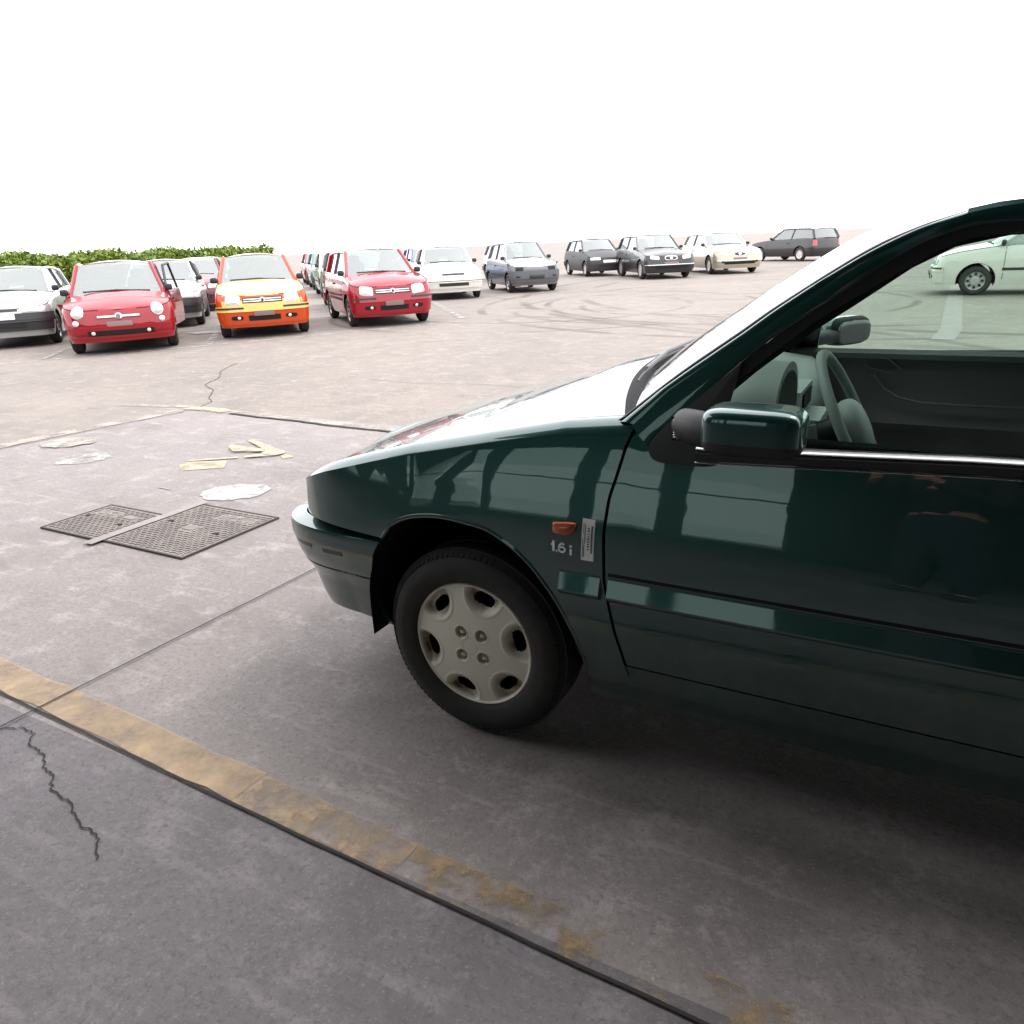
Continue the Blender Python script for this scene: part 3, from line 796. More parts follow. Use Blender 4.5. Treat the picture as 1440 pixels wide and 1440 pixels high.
# tailgate and rear glass (simple, out of frame)
RG = []
for i in range(12):
    t = i/11; p = np.array((2.9+.26*t, .215-.10*t, 1.312-.36*t)); m2 = p.copy(); m2[1] = 2*YC-p[1]; RG.append(bulge(p, m2, 15, -.03-.02*t, .04*(1-t)))
mesh('rear_window', *gridf(np.array(RG)), M['glass'], car)
TG = []
for i in range(14):
    t = i/13; p = np.array((3.16+.05*math.sin(PI*t*.6), .115-.03*t, .95-.55*t)); m2 = p.copy(); m2[1] = 2*YC-p[1]; TG.append(bulge(p, m2, 15, -.05, 0))
mesh('tailgate', *thick(np.array(TG), .02, (1, 0, 0)), M['green'], car)
RB = [[(3.19+.06*math.cos(a), YC+v*(.80-.0*a), .40+.10*math.sin(a)) for a in np.linspace(-1.4, 1.4, 7)] for v in np.linspace(-1, 1, 21)]
mesh('rear_bumper', *thick(np.array(RB), .02, (1, 0, 0)), M['green'], car)
CP = [[(2.72+.02*i, Yg(.93+.04*i)-.004, .93+.042*i), (3.12-.028*i, Yg(.93+.04*i)+.03, .945+.038*i)] for i in range(10)]
both('rear_pillar', CP, .02, M['green'], car)
# pillars between doors
q = [[(1.46+.0*t, Yg(z)-.001, z), (1.60, Yg(z)-.001, z)] for t, z in [(i/8, .90+.43*i/8) for i in range(9)]]
both('centre_pillar', q, .02, M['black_gloss'], car)
# side glass
def side_glass(xa, xb, parent_near, parent_far, n=60):
    rows = []
    for x in np.linspace(xa, xb, n):
        zt = float(np.interp(x, [a for a, b in SL], [b for a, b in SL])); zt = max(zt, .92)
        rows.append([(x, Yg(z)+.014+.006*math.sin(PI*(z-.9)/.45), z) for z in np.linspace(.90, zt+.012, 12)])
    P = np.array(rows)
    mesh('window', *gridf(P), M['glass'], parent_near); mesh('window', *gridf(mir(P)), M['glass'], parent_far)
side_glass(.60, 1.47, fd, fd2); side_glass(1.59, 2.66, car, car)
# belt trim: ledge in bright metal for the sky sheen on black moulding, black band, thin bright line
def belt(x0, x1, pn, pf):
    xs = np.linspace(x0, x1, 30)
    o = lambda x: beltz(x)-.893+.0
    A = [[(x, .032+.0, beltz(x)+.002), (x, .022, beltz(x)+.006), (x, .020, beltz(x)+.022), (x, .027, beltz(x)+.0265), (x, .040, beltz(x)+.028)] for x in xs]
    B = [[(x, .022, beltz(x)+.0285), (x, .028, beltz(x)+.034), (x, .042, beltz(x)+.037)] for x in xs]
    C = [[(x, .026, beltz(x)-.0015), (x, .018, beltz(x)+.0005), (x, .022, beltz(x)+.0035)] for x in xs]
    for nm, P, m, t in (('belt_moulding', A, M['black'], .004), ('belt_trim', B, M['chrome'], .004), ('belt_pinstripe', C, M['chrome'], .002)):
        mesh(nm, *thick(np.array(P), t, (0, -1, 0)), m, pn); mesh(nm, *thick(mir(P), t, (0, 1, 0)), m, pf)
belt(.60, 1.515, fd, fd2)
belt(1.53, 2.7, car, car)
# black mirror sail
sail = [(.672, 1.079), (.61, 1.022), (.55, .965), (.51, .925), (.494, .902), (.495, .885), (.503, .874), (.518, .866), (.56, .864), (.633, .868), (.645, .90), (.655, .997)]
sp = smooth_curve(sail+[sail[0]], 60)[:-1]
V = [(x, Yg(z)-.012, z) for x, z in sp]+[(x, Yg(z)+.012, z) for x, z in sp]+[(.58, Yg(.92)-.016, .925)]
n = len(sp); F = [(i, (i+1) % n, n+(i+1) % n, n+i) for i in range(n)]+[(i, (i+1) % n, 2*n) for i in range(n)]
mesh('mirror_base', V, F, M['black'], fd); mesh('mirror_base', mir(V), F, M['black'], fd2)
# door handle (out of frame to the right)
both('door_handle', [[(x, .006, z) for z in (.80, .825, .85)] for x in (1.33, 1.45)], .02, M['black'], car)

# ---- side repeater, badge, sticker
def onflank(x, z, o=.0): return surf(x, z, extra=o)
rep = [(.270, .698), (.326, .703), (.3285, .688), (.322, .6745), (.300, .668), (.275, .671), (.270, .680)]
rp = smooth_curve(rep+[rep[0]], 40)[:-1]; n = len(rp); cx_, cz_ = rp.mean(0)
V = [onflank(x, z, 0) for x, z in rp]+[onflank(x, z, .006) for x, z in rp]+[onflank(cx_+(x-cx_)*.82, cz_+(z-cz_)*.78, .011) for x, z in rp]+[onflank(cx_, cz_, .012)]
F = [(i, (i+1) % n, n+(i+1) % n, n+i) for i in range(n)]+[(n+i, n+(i+1) % n, 2*n+(i+1) % n, 2*n+i) for i in range(n)]+[(2*n+i, 2*n+(i+1) % n, 3*n) for i in range(n)]
mesh('side_indicator', V, F, M['orange'], car, auto=50); mesh('side_indicator', mir(V), F, M['orange'], car, auto=50)
# sticker with printed bars
def slab(x0, x1, z0, z1, o, t, m, name, parent, skew=.0):
    q = [[onflank(x+skew*(z-.66), z, o) for z in np.linspace(z0, z1, 4)] for x in np.linspace(x0, x1, 3)]
    return mesh(name, *thick(np.array(q), t, (0, -1, 0)), m, parent)
st = slab(.3445, .3765, .612, .7155, .0015, .0012, M['sticker'], 'sticker', car, .03)
slab(.3685, .3725, .632, .70, .0022, .0006, M['ink'], 'printed_bars', st, .03)
rr = random.Random(3)
for k in range(9):
    slab(.3595, .3645, .640+.0065*k, .640+.0065*k+rr.uniform(.002, .0045), .0022, .0006, M['ink'], 'printed_bars', st, .03)
for xx, za, zb in ((.3475, .62, .665), (.3505, .62, .65), (.3525, .655, .70), (.3485, .68, .705)):
    slab(xx, xx+.0012, za, zb, .0022, .0006, M['ink'], 'printed_line', st, .03)
def glyph(polys, name, parent, x0, z0, h, y_off=.003, m=None, slant=.0):
    out_ = []
    for rect in polys:
        V = [onflank(x0+x*h, z0+z*h, y_off) for x, z in rect]; n = len(V); V2 = [onflank(x0+x*h, z0+z*h, -.0005) for x, z in rect]
        out_.append((V+V2, [tuple(range(n))]+[(i, (i+1) % n, n+(i+1) % n, n+i) for i in range(n)]))
    return mesh(name, *merge(out_), m or M['badge'], parent, smooth=False)
bd = empty('badge', (0, 0, 0)); bd.parent = car; bd['label'] = 'raised silver lettering reading 1.6i'
# 1
glyph([[(.12, 0), (.36, 0), (.36, 1), (.12, 1), (.12, .78), (.0, .72), (.0, .56), (.12, .6)]], 'letter', bd, .2655, .6235, .026)
glyph([[(0, 0), (.17, 0), (.17, .18), (0, .18)]], 'letter', bd, .2775, .6225, .026)
# 6 as two rings of quads
def ring(cx, cz, ax, az, th, a0, a1, n=20):
    o = []
    for i in range(n):
        t0 = a0+(a1-a0)*i/n; t1 = a0+(a1-a0)*(i+1)/n
        p = lambda t, k: (cx+(ax-k)*math.cos(t), cz+(az-k)*math.sin(t))
        o.append([p(t0, 0), p(t1, 0), p(t1, th), p(t0, th)])
    return o
glyph(ring(.40, .33, .40, .33, .17, 0, 2*PI)+ring(.46, .44, .46, .56, .19, PI*.28, PI*1.05, 14), 'letter', bd, .2835, .622, .026)
glyph([[(0, 0), (.24, 0), (.24, .62), (0, .62)], [(0, .76), (.24, .76), (.24, .98), (0, .98)]], 'letter', bd, .3145, .6195, .026)

# ---- near mirror, folded back against the door
mr_ = empty('door_mirror', (0, 0, 0)); mr_.parent = car; mr_['label'] = 'near door mirror folded back, green cap over black housing'
MC = (.735, -.075, .974)
V, F = superell(MC, (.094, .062, .0465), .42, 56, 32, .42)
zc = .964
capV = [(MC[0]+(x-MC[0])*1.004, MC[1]+(y-MC[1])*1.015, MC[2]+(z-MC[2])*1.01) for x, y, z in V]
def halfmesh(V, F, test):
    return V, [f for f in F if test(sum(V[i][2] for i in f)/len(f), sum(V[i][1] for i in f)/len(f), sum(V[i][0] for i in f)/len(f))]
mesh('mirror_cap', *halfmesh(capV, F, lambda z, y, x: z > zc and y < -.05), M['green'], mr_)
mesh('mirror_housing', V, F, M['black'], mr_)
mesh('mirror_arm', *merge([tube([(.585, -.012, .962), (.60, -.035, .964), (.632, -.062, .965), (.668, -.075, .966)], [.030, .032, .033, .033], 20, up=(0, 0, 1), r2=.033)]), M['black'], mr_)
mesh('mirror_pivot', *merge([box((.572, -.022, .955), (.020, .016, .050)), box((.585, -.026, .938), (.040, .012, .012))]), M['void'], mr_)
mesh('mirror_spring', *tube([(.571+.004*math.cos(a*2.2), -.034+.004*math.sin(a*2.2), .935+.0018*a) for a in np.linspace(0, 22, 60)], .0016, 6), M['steel'], mr_)
# far mirror, unfolded
mf = empty('door_mirror', (0, 0, 0)); mf.parent = car; mf['label'] = 'far door mirror folded out'
FC = (.725, 1.84, .976)
FR = Matrix.Rotation(R_(-32), 3, 'Z')
def frot(V): return [tuple(Vector(FC)+FR @ (Vector(v)-Vector(FC))) for v in V]
V, F = superell(FC, (.045, .115, .056), .5, 40, 24, .5)
mesh('mirror_housing', frot(V), F, M['seal'], mf)
capV = [(FC[0]+(x-FC[0])*1.03, FC[1]+(y-FC[1])*1.012, FC[2]+(z-FC[2])*1.03) for x, y, z in V]
capV, F_ = halfmesh(capV, F, lambda z, y, x: z > .975 and x < .74); mesh('mirror_cap', frot(capV), F_, M['green'], mf)
V, F = superell((.768, 1.84, .974), (.006, .098, .044), .5, 30, 10, .5)
mesh('mirror_glass', frot(V), F, M['mirrorglass'], mf)
mesh('mirror_arm', *tube([(.62, 1.70, .955), (.66, 1.73, .96), (.70, 1.76, .965)], .03, 12), M['black'], mf)

# ---- front wheel
def tyre_geo(r, rr, w, n=96):
    # profile outer face (y negative = towards viewer)
    h = w/2
    pr = [(rr-.004, -h+.012), (rr+.004, -h+.004), (rr+.012, -h+.001), (rr+.035, -h-.004), (r-.045, -h-.003), (r-.028, -h+.004), (r-.015, -h+.016), (r-.006, -h+.028), (r, -h+.04)]
    for k in (-.3, 0, .3):
        pr += [(r, k*w-.006), (r-.007, k*w-.0045), (r-.007, k*w+.0045), (r, k*w+.006)]
    pr += [(r, h-.04), (r-.006, h-.028), (r-.015, h-.016), (r-.028, h-.004), (r-.045, h+.003), (rr+.035, h+.004), (rr, h-.01)]
    return lathe(pr, n)
def tread_blocks(r, w, n=96):
    o = []
    for i in range(n):
        t = 2*PI*i/n; Rm = Matrix.Rotation(-t, 3, 'Y')
        for sgn in (-1, 1):
            c = Rm @ Vector((r-.0145, sgn*(w/2-.022), 0))
            o.append(box(c, (.0085, .030, 2*PI*r/n*.62), Rm @ Matrix.Rotation(sgn*.55, 3, 'Z')))
    return merge(o)
def cover_geo(R=.190):
    nr, nt = 84, 336; V = []; keep = []
    holes = [R_(15+60*k) for k in range(6)]; nuts = [(.048*math.cos(R_(a))+.004, .048*math.sin(R_(a))+.003) for a in (48, 132, 228, 318)]
    def sm(a, b, x): t = min(1, max(0, (x-a)/(b-a))); return t*t*(3-2*t)
    def pock(x, z):
        # pocket distance: shield-shaped pocket between the spokes
        r = math.hypot(x, z); a = math.atan2(z, x)
        best = 9
        for h in holes:
            d = (a-h+PI) % (2*PI)-PI
            if abs(d) > .6: continue
            u = r*math.cos(d); v = r*math.sin(d)
            # widening towards the rim
            e = math.hypot((u-.165)/.060, v/.058) if u < .165 else math.hypot((u-.165)/.08, v/.058)
            best = min(best, e)
        return best
    def hole(x, z):
        r = math.hypot(x, z); a = math.atan2(z, x); best = 9
        for h in holes:
            d = (a-h+PI) % (2*PI)-PI
            if abs(d) > .6: continue
            u = r*math.cos(d); v = r*math.sin(d)
            k = ((u-.146)/.0185) ; best = min(best, (abs(k)**2.2+abs(v/.033)**2.2)**(1/2.2))
        return best
    hs = []
    rs = np.r_[np.linspace(.0005, R*.93, nr-9), np.linspace(R*.94, R, 9)]
    for r in rs:
        for j in range(nt):
            t = 2*PI*j/nt; x, z = r*math.cos(t), r*math.sin(t)
            y = -.016*(1-(r/R)**2)                       # domed
            y += -.004*math.exp(-(r/.022)**4)*0
            p = pock(x, z); edge = 1-sm(.172, .178, r)
            y += .020*(1-sm(.55, 1.0, p))*edge
            y -= .0016*math.exp(-((p-1.04)/.05)**2)*edge
            for nx_, nz_ in nuts:
                d_ = math.hypot((x-nx_), (z-nz_)); y += .022*(1-sm(.0135, .0185, d_))
                y -= .0012*math.exp(-((d_-.0205)/.002)**2)
            y -= .005*math.exp(-((r-.182)/.004)**2)
            if r > .186: y += .006*((r-.186)/.004)
            hub = abs(r-.024); y += .0012*math.exp(-(hub/.0012)**2)*(0 if any(math.hypot(x-a_, z-b_) < .019 for a_, b_ in nuts) else 1)
            V.append((x, y, z)); hs.append(hole(x, z) < 1)
    F = []; F2 = []
    n = len(rs)
    for i in range(n-1):
        for j in range(nt):
            a, b, c_, d_ = i*nt+j, i*nt+(j+1) % nt, (i+1)*nt+(j+1) % nt, (i+1)*nt+j
            if sum(hs[k] for k in (a, b, c_, d_)) >= 3: continue
            F.append((a, b, c_, d_))
    return V, F, nuts
def dirty_cover_mat():
    m = mat('wheel_cover_dirty', (.72, .68, .57), .42, .05)
    t = m.node_tree; N = t.nodes; L = t.links; b = N['Principled BSDF']
    tc = N.new('ShaderNodeTexCoord'); n = N.new('ShaderNodeTexNoise'); n.inputs['Scale'].default_value = 22; n.inputs['Detail'].default_value = 5
    L.new(tc.outputs['Object'], n.inputs[0])
    sx = N.new('ShaderNodeSeparateXYZ'); L.new(tc.outputs['Object'], sx.inputs[0])
    # brake dust settles in the pressed pockets: depth of the pressing itself
    at = N.new('ShaderNodeAttribute'); at.attribute_name = 'pocket'
    mu = N.new('ShaderNodeMath'); mu.operation = 'MULTIPLY'; mr = N.new('ShaderNodeMapRange'); mr.inputs[1].default_value = .3; mr.inputs[2].default_value = .62
    L.new(n.outputs[0], mr.inputs[0]); L.new(mr.outputs[0], mu.inputs[0]); L.new(at.outputs['Fac'], mu.inputs[1])
    mi = N.new('ShaderNodeMix'); mi.data_type = 'RGBA'; mi.inputs[6].default_value = (.72, .68, .57, 1); mi.inputs[7].default_value = (.16, .075, .03, 1)
    L.new(mu.outputs[0], mi.inputs[0]); L.new(mi.outputs[2], b.inputs['Base Color']); return m
CV = cover_geo(); M['cover'] = dirty_cover_mat()
TY = tyre_geo(.284, .190, .165); TB = tread_blocks(.284, .165)
def wheel(cx, cy, far=False, label=None, detail=True, parent=car):
    e = empty('wheel', (cx, cy, .284), PI if far else 0); e.parent = parent
    if label: e['label'] = label
    mesh('tyre', *TY, M['rubber'], e); o = mesh('tyre_tread', *TB, M['rubber'], e, smooth=False); o['kind'] = 'stuff'
    c = mesh('wheel_cover', [(x, y-.066, z) for x, y, z in CV[0]], CV[1], M['cover'], e, auto=60)
    at = c.data.attributes.new('pocket', 'FLOAT', 'POINT')
    for i, v in enumerate(c.data.vertices):
        r = math.hypot(v.co.x, v.co.z); base = -.016*(1-(r/.19)**2)-.066
        at.data[i].value = min(1, max(0, (v.co.y-base)/.017)) if r > .07 and r < .178 else (.25 if r <= .07 and v.co.y-base > .006 else 0)
    mesh('brake_disc', *lathe([(0, -.01), (.12, -.01), (.12, .0), (.188, .01)], 40), M['darksteel'], e)
    for nx_, nz_ in CV[2]:
        mesh('wheel_nut', *merge([lathe([(0, -.079), (.0055, -.078), (.0085, -.073), (.0085, -.05)], 12, c=(nx_, 0, nz_)), lathe([(.0085, -.058), (.0155, -.057)], 16, c=(nx_, 0, nz_))]), M['steel'], e)
    return e
wheel(0, .105, label='front wheel with rusty six-hole wheel cover'); wheel(0, 2*YC-.105, True); wheel(2.54, .105); wheel(2.54, 2*YC-.105, True)

# ---- wipers
wp = empty('wiper', (0, 0, 0)); wp.parent = car
b0 = WS[1]
pa = [tuple(WS[0, 13]+np.array((-.03, 0, .0))), tuple(WS[1, 12]+np.array((0, 0, .018))), tuple(WS[3, 17]+np.array((-.012, 0, .02))), tuple(WS[4, 24]+np.array((-.012, 0, .02)))]
mesh('wiper_arm', *tube(pa, [.011, .009, .006, .005], 8), M['black_gloss'], wp)
pb = [tuple(WS[2, j]+np.array((-.008, 0, .010))) for j in range(7, 27)]
mesh('wiper_blade', *tube(pb, .005, 6), M['black'], wp)
wp2 = empty('wiper', (0, 0, 0)); wp2.parent = car
pa = [tuple(WS[0, 28]+np.array((-.03, 0, .0))), tuple(WS[1, 28]+np.array((0, 0, .018))), tuple(WS[4, 33]+np.array((-.012, 0, .02)))]
mesh('wiper_arm', *tube(pa, [.011, .008, .005], 8), M['black_gloss'], wp2)
mesh('wiper_blade', *tube([tuple(WS[2, j]+np.array((-.008, 0, .010))) for j in range(27, 38)], .005, 6), M['black'], wp2)

# ---- interior
dash = []
for i in range(31):
    y = .13+(2*YC-.26)*i/30
    dash.append([(.36, y, .90), (.50, y, .925), (.64, y, .905), (.70, y, .86), (.72, y, .74), (.66, y, .62), (.60, y, .45)])
dashboard = mesh('dashboard', *thick(np.array(dash), .02, (0, 0, 1)), M['dash'], car, auto=60)
mesh('dashboard_lower', *box((.60, YC, .60), (.22, 1.38, .30)), M['dash_dark'], car, smooth=False)
# instrument binnacle: hooded arch open towards the driver
bn = []
for i, x in enumerate(np.linspace(.52, .715, 14)):
    t = i/13; hw = .165+.02*t; zt = .945+.085*math.sin(min(1, t*1.25)*PI/2)
    bn.append([(x, .46-hw*1.0*math.cos(a)*1.0 if True else 0, .87+(zt-.87)*spow(math.sin(a), .55)) for a in np.linspace(0, PI, 25)])
bnc = mesh('instrument_hood', *thick(np.array(bn), .022, (0, 0, 1)), M['dash'], car, auto=50)
mesh('instrument_panel', *box((.655, .46, .925), (.02, .22, .10)), M['void'], bnc, smooth=False)
for y in (.41, .51): mesh('gauge', *[([(p[1]+.678, p[0]+y, p[2]+.93) for p in lathe([(0, 0), (.035, 0), (.038, .004)], 20)[0]]), lathe([(0, 0), (.035, 0), (.038, .004)], 20)[1]], M['dash_dark'], bnc)
# centre vents
mesh('centre_console', *merge([box((.69, YC, .86), (.05, .26, .10)), box((.72, YC, .68), (.10, .22, .30))]), M['dash'], car, smooth=False)
for k in range(4): mesh('air_vent', *box((.718, YC-.06+.04*k, .875), (.006, .032, .045)), M['void'], car, smooth=False)
# steering wheel
SWC = Vector((.872, .46, .885)); tilt = R_(27)
swr = Matrix.Rotation(-tilt, 3, 'Y')
def sw(p): return SWC+swr @ Vector(p)
stw = empty('steering_wheel', (0, 0, 0)); stw.parent = car
mesh('rim', *tube([sw((0, .185*math.cos(a), .185*math.sin(a))) for a in np.linspace(0, 2*PI, 64, endpoint=False)], .0125, 12, closed=True, up=swr @ Vector((1, 0, 0))), M['dash'], stw)
V, F = superell((0, 0, -.01), (.035, .085, .072), .7, 28, 16, .8); mesh('hub', [sw(v) for v in V], F, M['dash'], stw)
for a in (R_(-20), R_(200), R_(-90)): mesh('spoke', *tube([sw((-.01, .06*math.cos(a), .06*math.sin(a))), sw((0, .183*math.cos(a), .183*math.sin(a)))], .018, 8, r2=.008, up=swr @ Vector((1, 0, 0))), M['dash_dark'], stw)
mesh('column', *tube([sw((-.03, 0, -.01)), sw((-.30, 0, -.0))], .045, 14), M['dash_dark'], stw)
mesh('stalk', *tube([(.755, .44, .865), (.765, .32, .872), (.770, .27, .876)], [.008, .008, .012], 8), M['dash'], stw)
V, F = thick(np.array([[(.765, .33, .893), (.765, .33, .862)], [(.80, .33, .905), (.815, .33, .838)]]), .012, (0, -1, 0)); mesh('stalk_lever', V, F, M['dash'], stw, smooth=False)
# inner door trims
def door_card(f, parent):
    q = []
    for x in np.linspace(.50, 1.46, 30):
        q.append([(x, Yg(.90)+.035, .915), (x, .075, .922), (x, .092, .905), (x, .088, .86), (x, .085, .74), (x, .105, .66), (x, .080, .62), (x, .08, .36)])
    V, F = thick(f(q), .012, (0, 1 if f is not mir else -1, 0))
    return mesh('door_trim', V, F, M['doorcard'], parent)
idn = lambda P: np.array(P)
door_card(idn, fd); dcf = door_card(mir, fd2)
for f, p in ((idn, fd), (mir, fd2)):
    q = [[(x, Yg(.9)+.03, .925), (x, .070, .9315), (x, .100, .918), (x, .104, .900)] for x in np.linspace(.55, 1.46, 12)]
    mesh('door_trim_ledge', *thick(f(q), .008, (0, 0, 1)), M['doortop'], p)
    mesh('arm_rest_edge', *tube(f([(.86, .105, .84), (.90, .108, .79), (.95, .112, .76), (1.03, .115, .745), (1.2, .115, .742), (1.42, .113, .745)]), .005, 6), M['doortop'], p)
    hv = f([(.82, .105, .895), (.83, .107, .902), (.90, .107, .900), (.95, .107, .862), (.90, .107, .852), (.84, .106, .865)])
    mesh('door_pull', *tube(hv, .0035, 6, closed=True), M['doortop'], p)
    mesh('speaker_grille', *merge([lathe([(0, 0), (.02, -.002), (.06, 0)], 20, c=(0, 0, 0))]), M['void'], p).location = tuple(f([(.80, .10, .55)])[0])
# seats
def seat(cy, label=None):
    s = empty('seat', (1.35, cy, .30)); s.parent = car
    V, F = superell((-.02, 0, .10), (.26, .24, .10), .45, 28, 14, .5); mesh('cushion', V, F, M['cloth'], s)
    V, F = superell((0, 0, 0), (.075, .235, .32), .5, 28, 16, .5); Rm = Matrix.Rotation(R_(22), 3, 'Y')
    mesh('backrest', [Rm @ Vector(v)+Vector((.33, 0, .42)) for v in V], F, M['cloth'], s)
    V, F = superell((0, 0, 0), (.045, .13, .09), .6, 20, 12, .6); mesh('headrest', [Rm @ Vector(v)+Vector((.49, 0, .80)) for v in V], F, M['cloth'], s)
seat(.47); seat(2*YC-.47)
rs_ = empty('rear_seat', (2.25, YC, .3)); rs_.parent = car
V, F = superell((0, 0, .08), (.26, .62, .12), .4, 28, 12, .5); mesh('cushion', V, F, M['cloth'], rs_)
V, F = superell((0, 0, 0), (.08, .62, .30), .4, 28, 12, .5); Rm = Matrix.Rotation(R_(20), 3, 'Y'); mesh('backrest', [Rm @ Vector(v)+Vector((.32, 0, .38)) for v in V], F, M['cloth'], rs_)
mesh('rear_view_mirror', *superell((.86, YC, 1.27), (.02, .11, .032), .5, 20, 10), M['black'], car)

# ================================================================== BACKGROUND CARS
def paint(name, col, metal=0., rough=.35): return mat(name, col, rough, metal, 1, coat_ior=1.5, coat_rough=.04, spec=.08)
M['hl'] = mat('headlamp_lens', (.62, .62, .56), .12, .2, 1)
M['hl_dark'] = mat('empty_lamp_socket', (.012, .012, .012), .8)
M['fog'] = mat('fog_lamp_lens', (.8, .76, .7), .1, .2, 1)
M['rimsilver'] = mat('silver_rim', (.5, .49, .48), .35, .6)
M['plate'] = mat('blank_number_plate', (.20, .13, .12), .6)
M['seatbg'] = mat('pale_car_seat', (.16, .15, .14), .9)
M['redlens'] = mat('red_tail_lens', (.35, .02, .02), .2, coat=1)
TYL = {}
def make_car(loc, theta, lbl, col, L=3.54, W=1.58, H=1.54, wb=2.3, fo=.72, wr=.28, hood0=.78, cowl=(.42, .98), roofx=(1.12, 2.35), belt=.98, tailx=None, ra=.34,
             body=None, lower=None, hoodm=None, group='scrapyard cars parked in rows', cat='car', style='panda', windows=None, zb=.20, lean=.10, rim='steel', tint=None, nosr=(.34, .36), roof_m=None, door_open=False, glassm=None):
    phi = R_(theta)+PI
    x0, y0 = loc; z0 = gz(y0)
    root = empty('parked_car', (x0, y0, z0), phi, lbl, cat, group)
    gx_ = .022 if y0 > 3.4 else 0
    # sit on the sloping yard
    nrm = Vector((0, -gx_, 1)).normalized(); q0 = Vector((0, 0, 1)).rotation_difference(nrm)
    root.rotation_mode = 'QUATERNION'; from mathutils import Quaternion
    root.rotation_quaternion = q0 @ Quaternion((0, 0, 1), phi)
    B = M[body] if body else M['silver_car']; Lw = M[lower] if lower else B; Hm = M[hoodm] if hoodm else B
    ro = L-wb-fo; hw = W/2; G = M[glassm or 'glass_bg']
    # plan outline, front centre -> rear centre (y>=0)
    pts = []
    ca_, cb_ = nosr
    xf = -fo; nose_in = .05
    for y in np.linspace(0, hw-cb_, 10): pts.append((xf+nose_in*(y/(hw-cb_))**2*.8, y))
    for ph in np.linspace(PI/2, 0, 14)[1:]: pts.append((xf+nose_in*.8+ca_-ca_*math.sin(ph)**(.8), hw-cb_+cb_*math.cos(ph)**(.8)))
    xs0 = pts[-1][0]; xr = wb+ro
    angs = np.linspace(0, PI, 17)
    mid = [xs0+.03]+[-ra*math.cos(a) for a in angs]+list(np.linspace(ra+.08, wb-ra-.08, 12))+[wb-ra*math.cos(a) for a in angs]
    mid = [m_ for m_ in mid if m_ > xs0+.01 and m_ < xr-.30]
    for x in mid: pts.append((x, hw))
    for ph in np.linspace(0, PI/2, 10)[1:]: pts.append((xr-.26+.22*math.sin(ph)**.8, hw-.25+.25*math.cos(ph)**.8))
    for y in np.linspace(hw-.25, 0, 8)[1:]: pts.append((xr-.04+.04*(1-(y/(hw-.25))**2), y))
    P = np.array(pts); d = np.r_[0, np.cumsum(np.linalg.norm(np.diff(P, axis=0), axis=1))]
    T_ = np.gradient(P, d, axis=0); T_ /= np.linalg.norm(T_, axis=1, keepdims=True); Nn = np.stack([-T_[:, 1], T_[:, 0]], -1)
    if Nn[len(Nn)//2][1] < 0: Nn = -Nn
    TXk = [-fo, -fo+.12, cowl[0]*.4-fo*.6+.1, cowl[0], roofx[0], roofx[1], xr-.1, xr]; hz_ = hood0+(cowl[1]-hood0)
    TZk = [hood0-.035, hood0, hood0+(cowl[1]-.05-hood0)*.6, belt-.03, belt, belt+.03, belt+.0, belt-.03]
    Tf = lambda x: float(np.interp(x, TXk, TZk))
    def low(x):
        z = zb
        for xw in (0, wb):
            if abs(x-xw) < ra*.9999: z = max(z, wr+math.sqrt(max(0, ra**2-(x-xw)**2)))
        return z
    zmid = .52
    def off(z, tz):
        o = float(np.interp(z, [.15, .28, zmid-.10, zmid+.03], [-.055, -.025, 0, 0]))
        if z > zmid+.12: o -= .16*(z-zmid-.12)
        return o-.018*max(0, (z-(tz-.05))/.05)
    def S(s, z, e=0):
        sg = 1 if s >= 0 else -1; s = abs(s)
        x = np.interp(s, d, P[:, 0]); y = np.interp(s, d, P[:, 1]); nx = np.interp(s, d, Nn[:, 0]); ny = np.interp(s, d, Nn[:, 1])
        tz = Tf(x); o = off(z, tz)+e
        fw = min(1, max(0, (-x)/fo))**1.5
        return (x+nx*o+lean*fw*max(0, z-.45)/.4*abs(nx), sg*(y+ny*o), z)
    side = []
    for k in range(len(P)):
        x = P[k][0]; zl = low(x); zt = Tf(x)
        side.append([S(d[k], zl+(zt-zl)*j/9) for j in range(10)])
    side = np.array(side); fl = side.copy(); fl[..., 1] *= -1
    parts = [gridf(side), gridf(fl)]
    # deck: fill across at the front (bonnet) separately, and tail
    ki = [k for k in range(len(P)) if P[k][0] <= cowl[0]+.10]
    def deck(idx, crown, name, m):
        rows = []
        for k in idx:
            x, y, z = side[k][-1]; cr_ = crown*min(1, max(0, (x+fo)/.5))+.005
            rows.append([(x-(.10*min(1, max(0, (x-cowl[0]+.25)/.3)) if name == 'bonnet' else 0)*(1-v*v), y*v, z+cr_*(1-v*v)) for v in np.linspace(-1, 1, 15)])
        return mesh(name, *gridf(rows), m, root, auto=40)
    b = mesh('body', *merge(parts), B, root, auto=35)
    if lower or style == 'hatch': pass
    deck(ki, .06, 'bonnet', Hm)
    for sg_ in (1, -1):
        mesh('bonnet_seam', *tube([(side[k][-1][0], sg_*(side[k][-1][1]+.002), side[k][-1][2]+.001) for k in ki if side[k][-1][1] > .25], .006, 5), M['void'], root)
    kr = [k for k in range(len(P)) if P[k][0] > xr-.30]
    deck(kr, .02, 'tail_panel', B)
    # floor and inner darkness
    mesh('underbody', *box((wb/2, 0, .30), (wb+fo, W-.30, .16)), M['void'], root, smooth=False)
    mesh('cabin_floor', *box(((cowl[0]+xr)/2, 0, belt-.32), (xr-cowl[0]-.2, W-.14, .03)), M['dash_dark'], root, smooth=False)
    mesh('dashboard', *superell((cowl[0]+.20, 0, belt-.10), (.22, hw-.10, .11), .5, 20, 8), M['dash_dark'], root)
